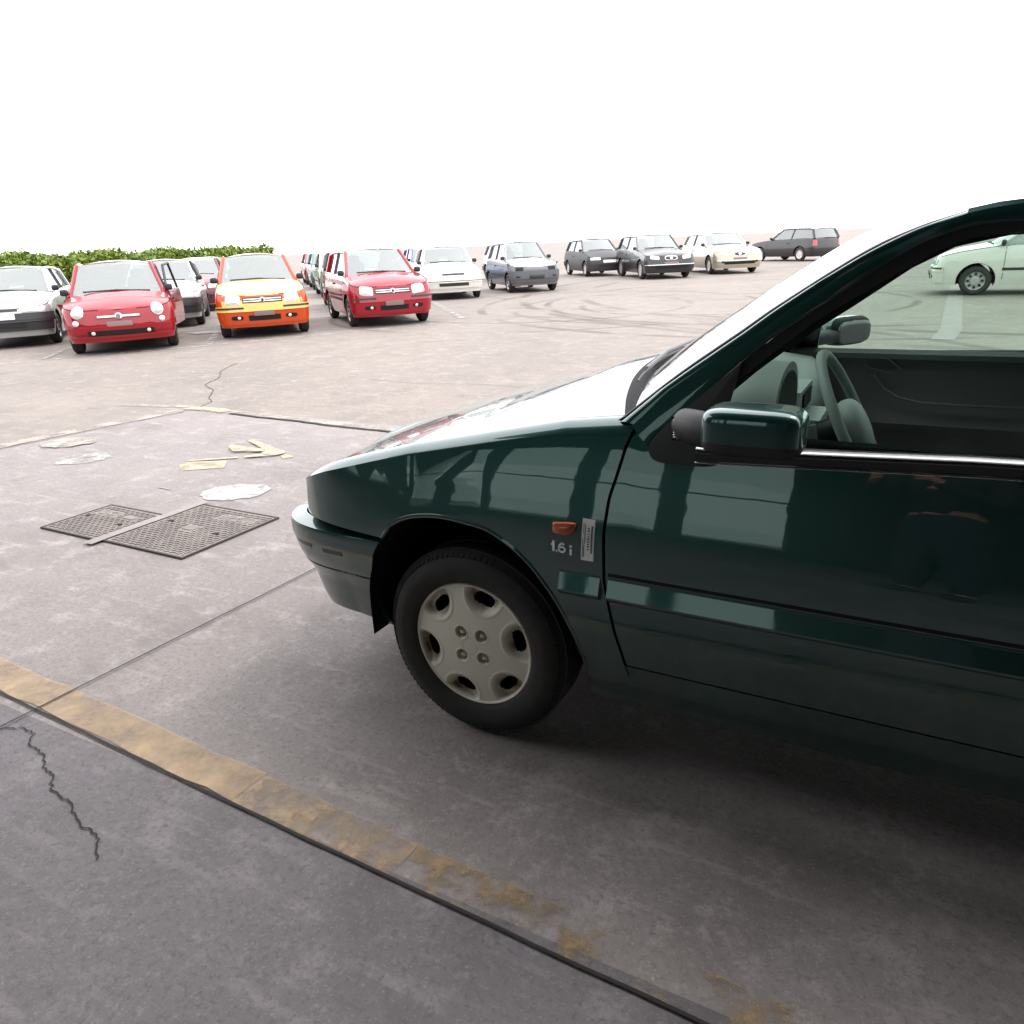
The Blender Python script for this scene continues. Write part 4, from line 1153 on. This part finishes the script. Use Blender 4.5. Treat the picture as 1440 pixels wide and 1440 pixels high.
    # greenhouse
    bz = belt-.015; inset = .015+.16*(belt-zmid-.12)
    bw = hw-inset-.02; rw = bw-.16; rz = H-.07
    A0 = np.array((cowl[0]+.10, bw-.03, bz)); A1 = np.array((roofx[0], rw, rz)); C1 = np.array((roofx[1], rw+.0, rz-.01)); D0 = np.array((xr-.14, bw-.06, bz+.02)); D1 = np.array((min(xr-.34, roofx[1]+.35) if tailx is None else tailx, rw+.01, rz-.05))
    mm = lambda p: np.array((p[0], -p[1], p[2]))
    ws = [];
    for t in np.linspace(0, 1, 9):
        p = A0+(A1-A0)*t; ws.append([(p[0]-.13*(1-.5*t)*(1-v*v), p[1]*v, p[2]+.035*(1-v*v)+.0*t) for v in np.linspace(-1, 1, 15)])
    ws = np.array(ws); mesh('windscreen', *gridf(ws), G, root)
    mesh('wiper', *tube([tuple(ws[0, 2]+np.array((-.03, 0, .015))), tuple(ws[0, 7]+np.array((-.03, 0, .03))), tuple(ws[0, 12]+np.array((-.03, 0, .04)))], .014, 6), M['black'], root)
    rw_ = []
    for t in np.linspace(0, 1, 5):
        p = D0+(D1-D0)*t; rw_.append([(p[0]+.05*(1-v*v), p[1]*v, p[2]+.03*(1-v*v)) for v in np.linspace(-1, 1, 9)])
    mesh('rear_window', *gridf(rw_), G, root)
    rf = []
    for t in np.linspace(0, 1, 10):
        p = (A1+(C1-A1)*t*1.0 if t < 1 else C1); p = A1+(D1-A1)*t; zc_ = rz+.0*t-.05*max(0, (t-.7)/.3)**2+(0)
        rf.append([(p[0]-.065*(1-t)*(1-v*v)+.05*t*(1-v*v), p[1]*v, zc_+(.035+.035*math.sin(PI*min(1, t+.25)*.8))*(1-v*v)) for v in np.linspace(-1, 1, 13)])
    mesh('roof', *gridf(rf), M[roof_m] if roof_m else B, root, auto=60)
    for f in (lambda p: p, mm):
        sgn = 1 if f is not mm else -1
        mesh('windscreen_pillar', *tube([f(A0+(A1-A0)*t+np.array((0, .0, 0))) for t in np.linspace(-.05, 1, 6)], .034, 8), B, root)
        mesh('roof_rail', *tube([f(A1), f(A1*.5+C1*.5+np.array((0, 0, .012))), f(C1), f(D1)], .032, 8), B, root)
        mesh('rear_pillar', *tube([f(D1), f(D0)], .06, 8), B, root)
        Bp0 = np.array(((A0[0]+D0[0])/2-.02, bw, bz)); Bp1 = np.array((Bp0[0]+.06, rw+.005, rz+.005))
        mesh('centre_pillar', *tube([f(Bp0), f(Bp1)], .035, 8), M['black_gloss'], root)
        # side panes
        def pane(a, b_, c, dd):
            g = [[f(a+(b_-a)*u+(dd-a+(b_-a)*0)*0+((dd+(c-dd)*u)-(a+(b_-a)*u))*v) for u in np.linspace(0, 1, 5)] for v in np.linspace(0, 1, 4)]
            mesh('side_window', *gridf(g), G, root)
        pane(A0, Bp0, Bp1, A1); pane(Bp0, D0, D1, Bp1)
        # mirror
        mp_ = f(A0+np.array((.06, .09, .06)))
        mesh('door_mirror', *superell(tuple(mp_), (.04, .065, .052), .6, 16, 10), M['black'] if style != 'hatch' else M['black'], root)
        # sill strip / side moulding
        k0_ = np.argmin(abs(P[:, 0]-(ra+.05))); k1_ = np.argmin(abs(P[:, 0]-(wb-ra-.05)))
        q = [[S(sgn*d[k], z, .008) for z in (.47, .52)] for k in range(k0_, k1_+1)]
        if style in ('panda', 'hatch', 'old'): mesh('side_moulding', *thick(q, .012, (0, sgn, 0)), M['black'] if style != 'hatch' else Lw, root)
        # door seams
        for xx in (ra+.10, Bp0[0]):
            s_ = float(np.interp(xx, P[12:-16, 0], d[12:-16]))
            zl = low(xx)+.05
            q = [[S(sgn*(s_+e_), z, .0015) for e_ in (-.005, .005)] for z in np.linspace(max(zl, .3), Tf(xx)-.01, 8)]
            mesh('door_seam', *gridf(q), M['void'], root)
        mesh('door_handle', *superell(tuple(np.array(S(sgn*float(np.interp(Bp0[0]-.15, P[12:-16, 0], d[12:-16])), belt-.17, .012))), (.07, .015, .018), .6, 12, 6), M['black'], root)
        q = [[S(sgn*float(np.interp(x, P[12:-16, 0], d[12:-16])), z, -.03) for x in (0,)] for z in (0,)]
    # seats
    for sy in (-1, 1):
        V, F = superell((0, 0, 0), (.07, .20, .30), .5, 16, 10); mesh('seat', *[[(x+cowl[0]+.95, y+sy*.33, z+belt-.05) for x, y, z in V], F], M['seatbg'], root)
        V, F = superell((0, 0, 0), (.05, .12, .08), .6, 14, 8); mesh('headrest', *[[(x+cowl[0]+1.02, y+sy*.33, z+belt+.28) for x, y, z in V], F], M['seatbg'], root)
    # wheels
    key = (wr, rim)
    if key not in TYL:
        t_ = mesh('tyre', *tyre_geo(wr, wr*.63, .165, 32), M['rubber'], None)
        rp_ = [(.0, -.055), (.03, -.058), (wr*.30, -.050), (wr*.36, -.030), (wr*.52, -.028), (wr*.60, -.062), (wr*.635, -.070)] if rim == 'steel' else [(.0, -.06), (.05, -.065), (wr*.3, -.06), (wr*.55, -.06), (wr*.635, -.070)]
        r_ = mesh('rim', *lathe(rp_, 30), M['rimsilver'] if rim != 'dark' else M['darksteel'], None)
        hs_ = []
        nsp = 8 if rim == 'steel' else 5
        for k in range(nsp):
            a = 2*PI*k/nsp
            hs_.append(superell((wr*.44*math.cos(a), -.048, wr*.44*math.sin(a)), (wr*.085, .018, wr*.085), 1, 8, 4))
        h_ = mesh('rim_opening', *merge(hs_), M['void'], None)
        TYL[key] = (t_.data, r_.data, h_.data)
        for o in (t_, r_, h_): bpy.data.objects.remove(o)
    for xw in (0, wb):
        for sy in (-1, 1):
            e = empty('wheel', (xw, sy*(hw-.10), wr), 0 if sy < 0 else PI); e.parent = root
            for nm, me in zip(('tyre', 'rim', 'rim_opening'), TYL[key]):
                o = bpy.data.objects.new(nm, me); COL.objects.link(o); o.parent = e
            ln_ = [[(xw+(ra-.01)*math.cos(a), sy*(hw-.03-.30*j), wr+(ra-.01)*math.sin(a)) for a in np.linspace(-.3, PI+.3, 14)] for j in (0, 1)]
            mesh('wheel_arch_liner', *gridf(ln_), M['void'], root)
    # helper: rounded patches on the nose in (s,z)
    def disc(name, sc, zc, rs, rz_, e=.5, o=.004, bulge=.01, m=None, n=24, shear=0, parent=None):
        V = []; rings = 5
        for i in range(rings+1):
            k = i/rings
            for j in range(n):
                a = 2*PI*j/n; u = spow(math.cos(a), e)*k; v = spow(math.sin(a), e)*k
                p = S(sc+rs*u, zc+rz_*v+shear*u, o+bulge*(1-k*k)) if True else 0
                V.append(p)
        for j in range(n):
            a = 2*PI*j/n; V.append(S(sc+rs*spow(math.cos(a), e), zc+rz_*spow(math.sin(a), e)+shear*spow(math.cos(a), e), -.01))
        F = [(i*n+j, i*n+(j+1) % n, (i+1)*n+(j+1) % n, (i+1)*n+j) for i in range(rings+1) for j in range(n)]
        return mesh(name, V, F, m, parent or root, auto=60)
    def bar(name, z, hz2, s1, m, o=.006, t=.012, s0=None, parent=None, zfun=None):
        ss = np.linspace(-s1 if s0 is None else s0, s1, 24)
        q = [[S(s, z+(zfun(s) if zfun else 0)+dz, o) for dz in (-hz2, 0, hz2)] for s in ss]
        return mesh(name, *thick(q, t, (-1, 0, 0)), m, parent or root)
    hz0 = hood0
    if style == 'panda':
        if hoodm: bar('front_panel', .640, .105, .70, M['yellow_car'], .002, .006)
        bar('upper_grille', .655, .048, .34, M['black'] if lower is None else Lw, .004)
        for k in (-1, 1): bar('grille_bar', .655+.018*k, .008, .32, M['chrome'], .012)
        disc('emblem', 0, .655, .045, .045, 1, .016, .006, M['chrome']); disc('emblem_centre', 0, .655, .026, .026, 1, .022, .004, M['black_gloss'])
        for sg in (-1, 1):
            disc('headlight', sg*.50, .665, .125, .083, .35, .006, .012, M['hl'], shear=.012*sg)
            disc('lamp_reflector', sg*.50, .668, .05, .05, 1, .02, .002, M['chrome'])
            disc('indicator', sg*.60, .655, .022, .05, .5, .018, .004, M['hl'])
        bar('bumper', .515, .045, .84, M['yellow_car'] if hoodm else Lw, .035, .03)
        bar('bumper_strip', .530, .016, .82, M['black'] if lower is None else Lw, .040, .01, s0=.33); bar('bumper_strip', .530, .016, -.33, M['black'] if lower is None else Lw, .040, .01, s0=-.82)
        bar('bumper_skirt', .36, .11, .86, Lw, .022, .03)
        bar('lower_grille', .355, .045, .27, M['void'], .026, .01)
        bar('number_plate', .435, .042, .17, M['plate'], .044, .01)
        for sg in (-1, 1):
            disc('fog_lamp_recess', sg*.46, .365, .10, .035, .6, .026, .002, M['void'])
            disc('fog_lamp', sg*.43, .365, .028, .026, 1, .032, .008, M['fog'])
    elif style == 'bubble':
        for sg in (-1, 1):
            disc('headlight', sg*.585, .665, .085, .088, 1, .012, .035, M['hl'])
            disc('headlight_ring', sg*.585, .665, .095, .098, 1, .006, .01, M['chrome'])
            disc('running_lamp', sg*.63, .505, .048, .045, 1, .012, .02, M['hl'])
        bar('upper_lip', .590, .028, .33, Hm, .010, .012)
        for sg in (-1, 1): bar('chrome_whisker', .590, .014, .30*sg, M['chrome'], .024, .01, s0=.05*sg)
        disc('emblem', 0, .590, .052, .050, 1, .022, .01, M['chrome']); disc('emblem_centre', 0, .590, .034, .034, 1, .033, .004, M['plate'])
        bar('bumper', .39, .05, .78, B, .030, .03)
        bar('lower_grille', .345, .035, .48, M['void'], .034, .012)
        bar('number_plate', .465, .048, .18, M['plate'], .022, .012)
        for sg in (-1, 1): disc('fog_lamp', sg*.40, .345, .03, .028, 1, .040, .008, M['fog'])
        bar('bumper_lip', .28, .02, .80, B, .02, .02)
    elif style == 'hatch':
        for sg in (-1, 1): disc('headlight', sg*.50, .66, .16, .055, .3, .006, .008, M['hl']); disc('indicator', sg*.70, .655, .045, .05, .4, .008, .006, M['fog'])
        bar('upper_grille', .665, .022, .30, M['black'], .006)
        bar('bumper', .53, .075, .90, Lw, .045, .04); bar('bumper_skirt', .38, .08, .86, Lw, .03, .03)
        bar('lower_grille', .40, .04, .40, M['black'], .036, .012); bar('number_plate', .56, .05, .25, M['sticker'], .052, .012)
        bar('bumper_groove', .49, .008, .88, M['black'], .05, .006)
    elif style == 'old':
        for sg in (-1, 1): disc('lamp_socket', sg*.50, .66, .12, .05, .3, .006, -.004, M['hl_dark'])
        bar('upper_grille', .66, .03, .36, B, .008)
        bar('bumper', .50, .11, .86, M['black'] if lower is None else Lw, .04, .04)
        bar('bumper_skirt', .34, .06, .82, M['black'] if lower is None else Lw, .025, .03)
        bar('number_plate', .44, .05, .22, M['black_gloss'], .046, .012)
        for sg in (-1, 1): disc('fog_lamp', sg*.55, .46, .06, .03, .4, .044, .004, M['black_gloss'])
    elif style == 'wagon':
        for sg in (-1, 1): disc('headlight', sg*.56, .70, .16, .06, .5, .008, .012, M['hl'], shear=.02*sg); disc('fog_lamp', sg*.60, .42, .05, .04, 1, .035, .006, M['black_gloss'])
        disc('upper_grille', 0, .68, .22, .075, .7, .012, .01, M['chrome']); disc('grille_mesh', 0, .68, .19, .055, .7, .026, .002, M['black'])
        disc('emblem', 0, .69, .05, .05, 1, .03, .006, M['chrome'])
        bar('bumper', .50, .06, .90, B, .035, .03); bar('number_plate', .52, .04, .24, M['plate'], .044, .01)
        bar('lower_grille', .38, .045, .55, M['void'], .03, .012); bar('bumper_skirt', .36, .07, .92, B, .022, .02)
        bar('bumper_strip', .47, .010, .90, M['chrome'], .042, .008)
    # tail
    sr = d[-1]
    for sg in (-1, 1):
        q = [[S(sg*s, z, .006) for z in np.linspace(.66, .90, 5)] for s in np.linspace(sr-.86, sr-.62, 6)]
        mesh('tail_light', *thick(q, .012, (1, 0, 0)), M['redlens'], root)
    q = [[S(sg_, z, .03) for z in (.36, .45, .54)] for sg_ in np.linspace(sr-.9, sr, 16)]; q2 = np.array(q)[::-1].copy(); q2[..., 1] *= -1
    mesh('rear_bumper', *thick(np.vstack([np.array(q), q2[1:]]), .03, (1, 0, 0)), Lw if style != 'old' else M['black'], root)
    return root, S, d, P

M['silver_car'] = paint('silver_paint', (.42, .44, .43), .4)
M['red500'] = paint('red_paint', (.26, .003, .010))
M['orange_car'] = paint('orange_paint', (.50, .055, .006))
M['yellow_car'] = paint('light_yellow_paint', (.66, .42, .10))  # yellow for the headlamp panel and bumper bar of the orange car
M['pale_bonnet'] = paint('sky_glare_bonnet', (.72, .50, .20))  # overexposed sky glare on the bonnet, put into its colour
M['redpanda'] = paint('crimson_paint', (.27, .003, .014))
M['bumper_grey'] = mat('grey_plastic_bumper', (.085, .085, .09), .6)
M['white_car'] = paint('off_white_paint', (.62, .60, .54))
M['darkgrey_car'] = mat('dark_grey_trim', (.035, .034, .038), .5)
M['midgrey_car'] = mat('mid_grey_paint', (.12, .12, .135), .35, .2, .6)
M['black_car'] = mat('black_paint', (.012, .012, .013), .3, .2, .6)
M['beige_car'] = paint('champagne_paint', (.40, .36, .27), .5)
M['teal_car'] = paint('teal_paint', (.03, .20, .22), .2)
M['blue_car'] = paint('blue_paint', (.03, .09, .32), .2)
M['maroon_car'] = paint('maroon_paint', (.15, .02, .03), .1)
PANDA = dict(L=3.54, W=1.58, H=1.43, wb=2.3, fo=.66, hood0=.76, cowl=(.22, .94), roofx=(.90, 2.3), belt=.94, style='panda')
BUB = dict(L=3.55, W=1.63, H=1.42, wb=2.3, fo=.72, hood0=.71, cowl=(.28, .90), roofx=(.98, 2.1), belt=.90, style='bubble', nosr=(.42, .46), lean=.14, wr=.29)
HAT = dict(L=3.75, W=1.62, H=1.40, wb=2.4, fo=.70, hood0=.72, cowl=(.42, .93), roofx=(1.1, 2.3), belt=.93, style='hatch')
OLD = dict(L=3.25, W=1.50, H=1.43, wb=2.2, fo=.58, hood0=.74, cowl=(.30, .92), roofx=(.95, 2.1), belt=.92, style='old', wr=.265, ra=.32)
WAG = dict(L=4.3, W=1.74, H=1.46, wb=2.6, fo=.84, hood0=.76, cowl=(.55, .96), roofx=(1.3, 2.9), belt=.96, style='wagon', wr=.31, ra=.37, rim='alloy')

r500 = make_car((-10.75, 6.6), -38, 'small round red hatchback with its left door ajar, leftmost front row car', 0, body='red500', **BUB)
def open_door(res):
    root, S, d, P = res; hw = .815
    Rm = Matrix.Rotation(R_(-9), 3, 'Z'); hinge = Vector((.40, -hw+.02, 0))
    def q(x, z, y=0): return tuple(hinge+Rm @ Vector((x, y, z)))
    pn = [[q(x, z, -.02*math.sin(PI*(z-.3)/.62)) for z in np.linspace(.30, .90, 8)] for x in np.linspace(0, 1.15, 8)]
    dr_ = mesh('open_door', *thick(pn, .07, (0, -1, 0)), M['red500'], root, label='red left door standing ajar', auto=40)
    mesh('window_frame', *tube([q(.02, .90, .03), q(.45, 1.30, .10), q(1.02, 1.33, .10), q(1.13, .90, .03)], .022, 8), M['black'], dr_)
    mesh('dark_gap_sheet', *thick([[(x, -hw-.004+.05*max(0, z-.64), z) for z in np.linspace(.34, .87, 6)] for x in np.linspace(.42, 1.50, 6)], .012, (0, -1, 0)), M['void'], root)  # black sheet painted in for the shaded gap; body side stays closed
open_door(r500)
make_car((-9.72, 8.73), -42, 'orange hatchback with sky glare painted on its creamy bonnet and a yellow headlamp panel, between the two red cars', 0, body='orange_car', hoodm='pale_bonnet', **PANDA)
make_car((-8.30, 10.6), -40, 'crimson boxy hatchback with chrome grille bars, right of the orange one', 0, body='redpanda', **PANDA)
make_car((-10.7, 16.7), -50, 'off white old hatchback with blocky bumper, between the crimson and dark grey cars', 0, body='white_car', **HAT)
make_car((-9.40, 19.1), -46, 'dark grey small hatchback with missing headlamps and a pale bonnet', 0, body='midgrey_car', lower='bumper_grey', hoodm='silver_car', **OLD)
make_car((-7.1, 24.8), -55, 'black estate with round chrome grille emblem and silver side strip', 0, body='black_car', **WAG)
make_car((-5.3, 27.1), -57, 'champagne coloured saloon right of the black estate', 0, body='beige_car', **{**WAG, 'H': 1.42})
make_car((-10.3, 27.3), -50, 'dark grey car at the back, half hidden left of the black estate', 0, body='darkgrey_car', **{**HAT, 'rim': 'alloy'})
make_car((-5.8, 38.5), 142, 'black car far away at the back, side on, above the champagne saloon', 0, body='black_car', **WAG)
make_car((1.85, 17.1), 180, 'white hatchback seen through the green car window beside the white ground line', 0, body='white_car', **{**PANDA, 'L': 3.9, 'wb': 2.5, 'fo': .8})
make_car((-13.9, 6.5), -40, 'silver car with dark bumper at the left edge, behind the round red hatchback', 0, body='silver_car', lower='darkgrey_car', **HAT)
make_car((-13.6, 9.6), -43, 'silver hatchback with black bumper, directly behind the round red one', 0, body='silver_car', lower='darkgrey_car', **HAT)
make_car((-16.7, 13.1), -43, 'maroon hatchback, third car deep behind the round red one', 0, body='maroon_car', **HAT)
make_car((-19.8, 16.2), -43, 'white hatchback, fourth car deep behind the round red one', 0, body='white_car', **HAT)
make_car((-11.4, 13.65), -44, 'silver hatchback directly behind the crimson boxy one', 0, body='silver_car', **PANDA)
make_car((-15.6, 18.0), -44, 'pale green tinted white hatchback, third in the crimson car column', 0, body='white_car', lower='darkgrey_car', **HAT)
make_car((-19.6, 22.0), -44, 'teal hatchback, fourth in the crimson car column', 0, body='teal_car', **HAT)
make_car((-23.3, 25.6), -44, 'red hatchback, farthest in the crimson car column', 0, body='red500', **HAT)
make_car((-14.3, 21.3), -46, 'blue hatchback behind the off white one', 0, body='blue_car', **HAT)
make_car((-12.8, 25.0), -46, 'grey hatchback behind the blue one', 0, body='midgrey_car', **HAT)

# ================================================================== HEDGE
def leaf_mat(name, a, b_, c_):
    m = mat(name, a, .55); t = m.node_tree; N = t.nodes; L = t.links; b = N['Principled BSDF']
    oi = N.new('ShaderNodeNewGeometry'); cr2 = N.new('ShaderNodeValToRGB'); e = cr2.color_ramp.elements
    e[0].color = (*a, 1); e[1].color = (*c_, 1); k = e.new(.5); k.color = (*b_, 1)
    L.new(oi.outputs['Random Per Island'], cr2.inputs[0]); L.new(cr2.outputs[0], b.inputs['Base Color'])
    b.inputs['Transmission Weight'].default_value = 0
    return m
M['leaf'] = leaf_mat('hedge_leaves', (.05, .10, .012), (.13, .20, .02), (.26, .30, .035))
M['stem'] = mat('hedge_twigs', (.05, .035, .02), .9)
def hedge(name, a, b_, h, th, n, label, seed=1, leaf=.07):
    r = np.random.RandomState(seed); a = np.array(a, float); b_ = np.array(b_, float); Ld = np.linalg.norm(b_-a); dr = (b_-a)/Ld; nr_ = np.array((-dr[1], dr[0]))
    t = empty(name, (a[0], a[1], gz(a[1])), 0, label, 'hedge')
    V = np.zeros((n*4, 3)); 
    u = r.uniform(0, Ld, n); fc = r.rand(n)
    hh = h*(1+.06*np.sin(u*1.7)+.05*np.sin(u*4.3+1)+.05*np.sin(u*11+np.sin(u*2.3)*2)+np.abs(r.normal(0, .05, n)))
    sidev = np.where(r.rand(n) < .5, 1, -1); bump_ = .10*np.sin(u*2.6+fc*7)
    top = fc > .72
    v = np.where(top, r.uniform(-1, 1, n)*th/2, sidev*(th/2+bump_-np.abs(r.normal(0, .08, n))))
    z = np.where(top, hh+r.normal(0, .05, n)-.12*(np.abs(v)/(th/2))**3, r.uniform(.05, 1, n)*hh)
    c = np.stack([a[0]+dr[0]*u+nr_[0]*v, a[1]+dr[1]*u+nr_[1]*v, z], -1)
    c[:, 2] += np.array([gz(y) for y in c[:, 1]])
    d1 = r.normal(size=(n, 3)); d1 /= np.linalg.norm(d1, axis=1, keepdims=True); d2 = np.cross(d1, r.normal(size=(n, 3))); d2 /= np.linalg.norm(d2, axis=1, keepdims=True)
    s = leaf*r.uniform(.35, 1.3, (n, 1)); V[0::4] = c-d1*s; V[1::4] = c+d2*s*.5; V[2::4] = c+d1*s; V[3::4] = c-d2*s*.5
    V -= np.array((a[0], a[1], gz(a[1])))
    me = bpy.data.meshes.new('foliage'); me.vertices.add(n*4); me.vertices.foreach_set('co', V.ravel()); me.loops.add(n*4); me.loops.foreach_set('vertex_index', np.arange(n*4)); me.polygons.add(n)
    me.polygons.foreach_set('loop_start', np.arange(n)*4); me.polygons.foreach_set('loop_total', np.full(n, 4)); me.update(); me.validate()
    me.materials.append(M['leaf']); o = bpy.data.objects.new('foliage', me); COL.objects.link(o); o.parent = t; o['kind'] = 'stuff'
    # twiggy dark core
    P = []
    for k in np.linspace(0, Ld, 60):
        hk = h*(1+.06*math.sin(k*1.7)+.05*math.sin(k*4.3+1))-.12; p = dr*k; gzz = gz(a[1]+p[1])-gz(a[1])
        P.append([(p[0]+nr_[0]*w_, p[1]+nr_[1]*w_, z_+gzz) for w_, z_ in ((-th/2+.12, 0), (-th/2+.12, hk-.1), (-th/4, hk), (th/4, hk), (th/2-.12, hk-.1), (th/2-.12, 0))])
    mesh('twigs', *gridf(P), M['stem'], t)
    return t
hedge('hedge', (-24.5, 2.5), (-29.9, 28.5), 1.5, 1.4, 80000, 'long clipped green hedge behind the parked cars at the left', 3, .10)

# ================================================================== PHOTOGRAPHER (stands behind the camera; seen only as a reflection)
M['skin'] = mat('skin', (.42, .22, .15), .5); M['trousers'] = mat('dark_trousers', (.02, .022, .03), .9); M['jacket'] = mat('dark_jacket', (.022, .014, .016), .9); M['hair'] = mat('dark_hair', (.02, .014, .01), .7)
pr_ = Vector((.874, .485, 0)); pf_ = Vector((-.485, .874, 0)); PB_ = Vector((CAM.x, CAM.y, 0))-pf_*.42
per = empty('person', tuple(PB_), 0, 'photographer in dark clothes holding up a phone, reflected in the green car door', 'person')
def pl(a, b, z): return pr_*a+pf_*b+Vector((0, 0, z))
def skin(name, V, E, Rr, m, parent, sub=1, root=0):
    me = bpy.data.meshes.new(name); me.from_pydata([tuple(pl(*v)) for v in V], E, []); o = bpy.data.objects.new(name, me); COL.objects.link(o); o.parent = parent
    me.materials.append(m)
    o.modifiers.new('skin', 'SKIN')
    if not me.skin_vertices: 
        bm = bmesh.new(); bm.from_mesh(me); bm.verts.layers.skin.verify(); bm.to_mesh(me); bm.free()
    for i, r in enumerate(Rr): me.skin_vertices[0].data[i].radius = r if isinstance(r, tuple) else (r, r); me.skin_vertices[0].data[i].use_root = (i == root)
    sb = o.modifiers.new('sub', 'SUBSURF'); sb.levels = sb.render_levels = sub
    o.modifiers['skin'].use_smooth_shade = True
    return o
def person_chains(grow=0, part='all'):
    V = [(0, 0, .95), (0, 0, 1.08), (0, .005, 1.22), (0, 0, 1.38), (0, .0, 1.47), (0, .02, 1.54), (0, .03, 1.60), (0, .03, 1.66)]; Rr = [(.15, .11), (.135, .10), (.15, .11), (.16, .10), (.06, .06), (.055, .06), (.075, .09), (.07, .085)]
    E = [(i, i+1) for i in range(7)]
    for sg in (-1, 1):
        k = len(V); V += [(.19*sg, 0, 1.41), (.245*sg, .06, 1.24), (.25*sg, .14, 1.12), (.18*sg, .27, 1.20), (.125*sg, .355, 1.27), (.105*sg, .395, 1.295)]
        Rr += [.062, .048, .042, .036, .026, (.030, .018)]; E += [(3, k)]+[(k+i, k+i+1) for i in range(5)]
        k = len(V); V += [(.10*sg, 0, .86), (.11*sg, .01, .50), (.12*sg, -.01, .10), (.12*sg, .05, .045), (.13*sg, .14, .035)]; Rr += [.095, .062, .045, .045, .035]; E += [(0, k)]+[(k+i, k+i+1) for i in range(4)]
        # fingers: four wrap behind the phone, thumb on its face side
        h = hand_idx(V, sg)
        for dz, ln_ in ((.030, .85), (.011, 1.0), (-.008, .93), (-.026, .75)):
            k = len(V); V += [(.095*sg, .408, 1.295+dz), (.080*sg, .420, 1.297+dz), ((.080-.030*ln_)*sg, .412, 1.298+dz*.9)]
            Rr += [.0095, .0085, .007]; E += [(h, k), (k, k+1), (k+1, k+2)]
    return V, E, Rr
def hand_idx(V, sg):
    for i, v in enumerate(V):
        if abs(v[0]-.105*sg) < 1e-6 and abs(v[1]-.395) < 1e-6: return i
V, E, Rr = person_chains()
for sg in (-1, 1):
    h = hand_idx(V, sg); k = len(V); V += [(.088*sg, .385, 1.318), (.066*sg, .392, 1.325), (.050*sg, .398, 1.322)]; Rr += [.012, .010, .008]; E += [(h, k), (k, k+1), (k+1, k+2)]
skin('body', V, E, Rr, M['skin'], per)
def sub(idx, rr_, m, name):
    mp2 = {j: i for i, j in enumerate(idx)}; skin(name, [V[j] for j in idx], [(mp2[a], mp2[b]) for a, b in E if a in mp2 and b in mp2], rr_, m, per)
k2 = next(i for i, v in enumerate(V) if abs(v[0]-.19) < 1e-6)
sub([0, 1, 2, 3, 4]+[8, 9, 10, 11, 12]+[k2, k2+1, k2+2, k2+3, k2+4], [(.165, .125), (.15, .115), (.165, .125), (.175, .115), (.07, .07)]+[.075, .062, .056, .050, .040]*2, M['jacket'], 'shirt')
sub([0, 1, 14, 15, 16]+[k2+6, k2+7, k2+8], [(.170, .130), (.152, .117)]+[.112, .080, .064]*2, M['trousers'], 'trousers')
for sg in (-1, 1): mesh('shoe', *superell(tuple(pl(.125*sg, .07, .05)), (.06, .135, .055), .8, 18, 10), M['black'], per)
for sg in (-1, 1):
    mesh('eye', *superell(tuple(pl(.032*sg, .112, 1.625)), (.012, .009, .008), 1, 12, 8), M['sticker'], per)
    mesh('ear', *superell(tuple(pl(.083*sg, .03, 1.615)), (.010, .020, .032), 1, 12, 8), M['skin'], per)
mesh('nose', *superell(tuple(pl(0, .125, 1.60)), (.013, .018, .024), 1, 12, 8), M['skin'], per)
mesh('mouth', *superell(tuple(pl(0, .114, 1.562)), (.026, .008, .007), 1, 12, 8), M['redlens'], per)
mesh('hair', *superell(tuple(pl(0, .015, 1.675)), (.092, .10, .085), 1, 20, 12), M['hair'], per)
# phone in the hands, top-level: it is held
ph = empty('phone', tuple(CAM-cf*.014), 0, 'dark phone held level in both hands, reflected in the car window', 'phone')
Rm = Matrix((cr, cu, -cf)).transposed()
mesh('phone_body', *box((0, 0, 0), (.145, .073, .009), Rm), M['black_gloss'], ph, smooth=False)
mesh('camera_bump', *box(tuple(cf*.005), (.02, .02, .002), Rm), M['darksteel'], ph, smooth=False)
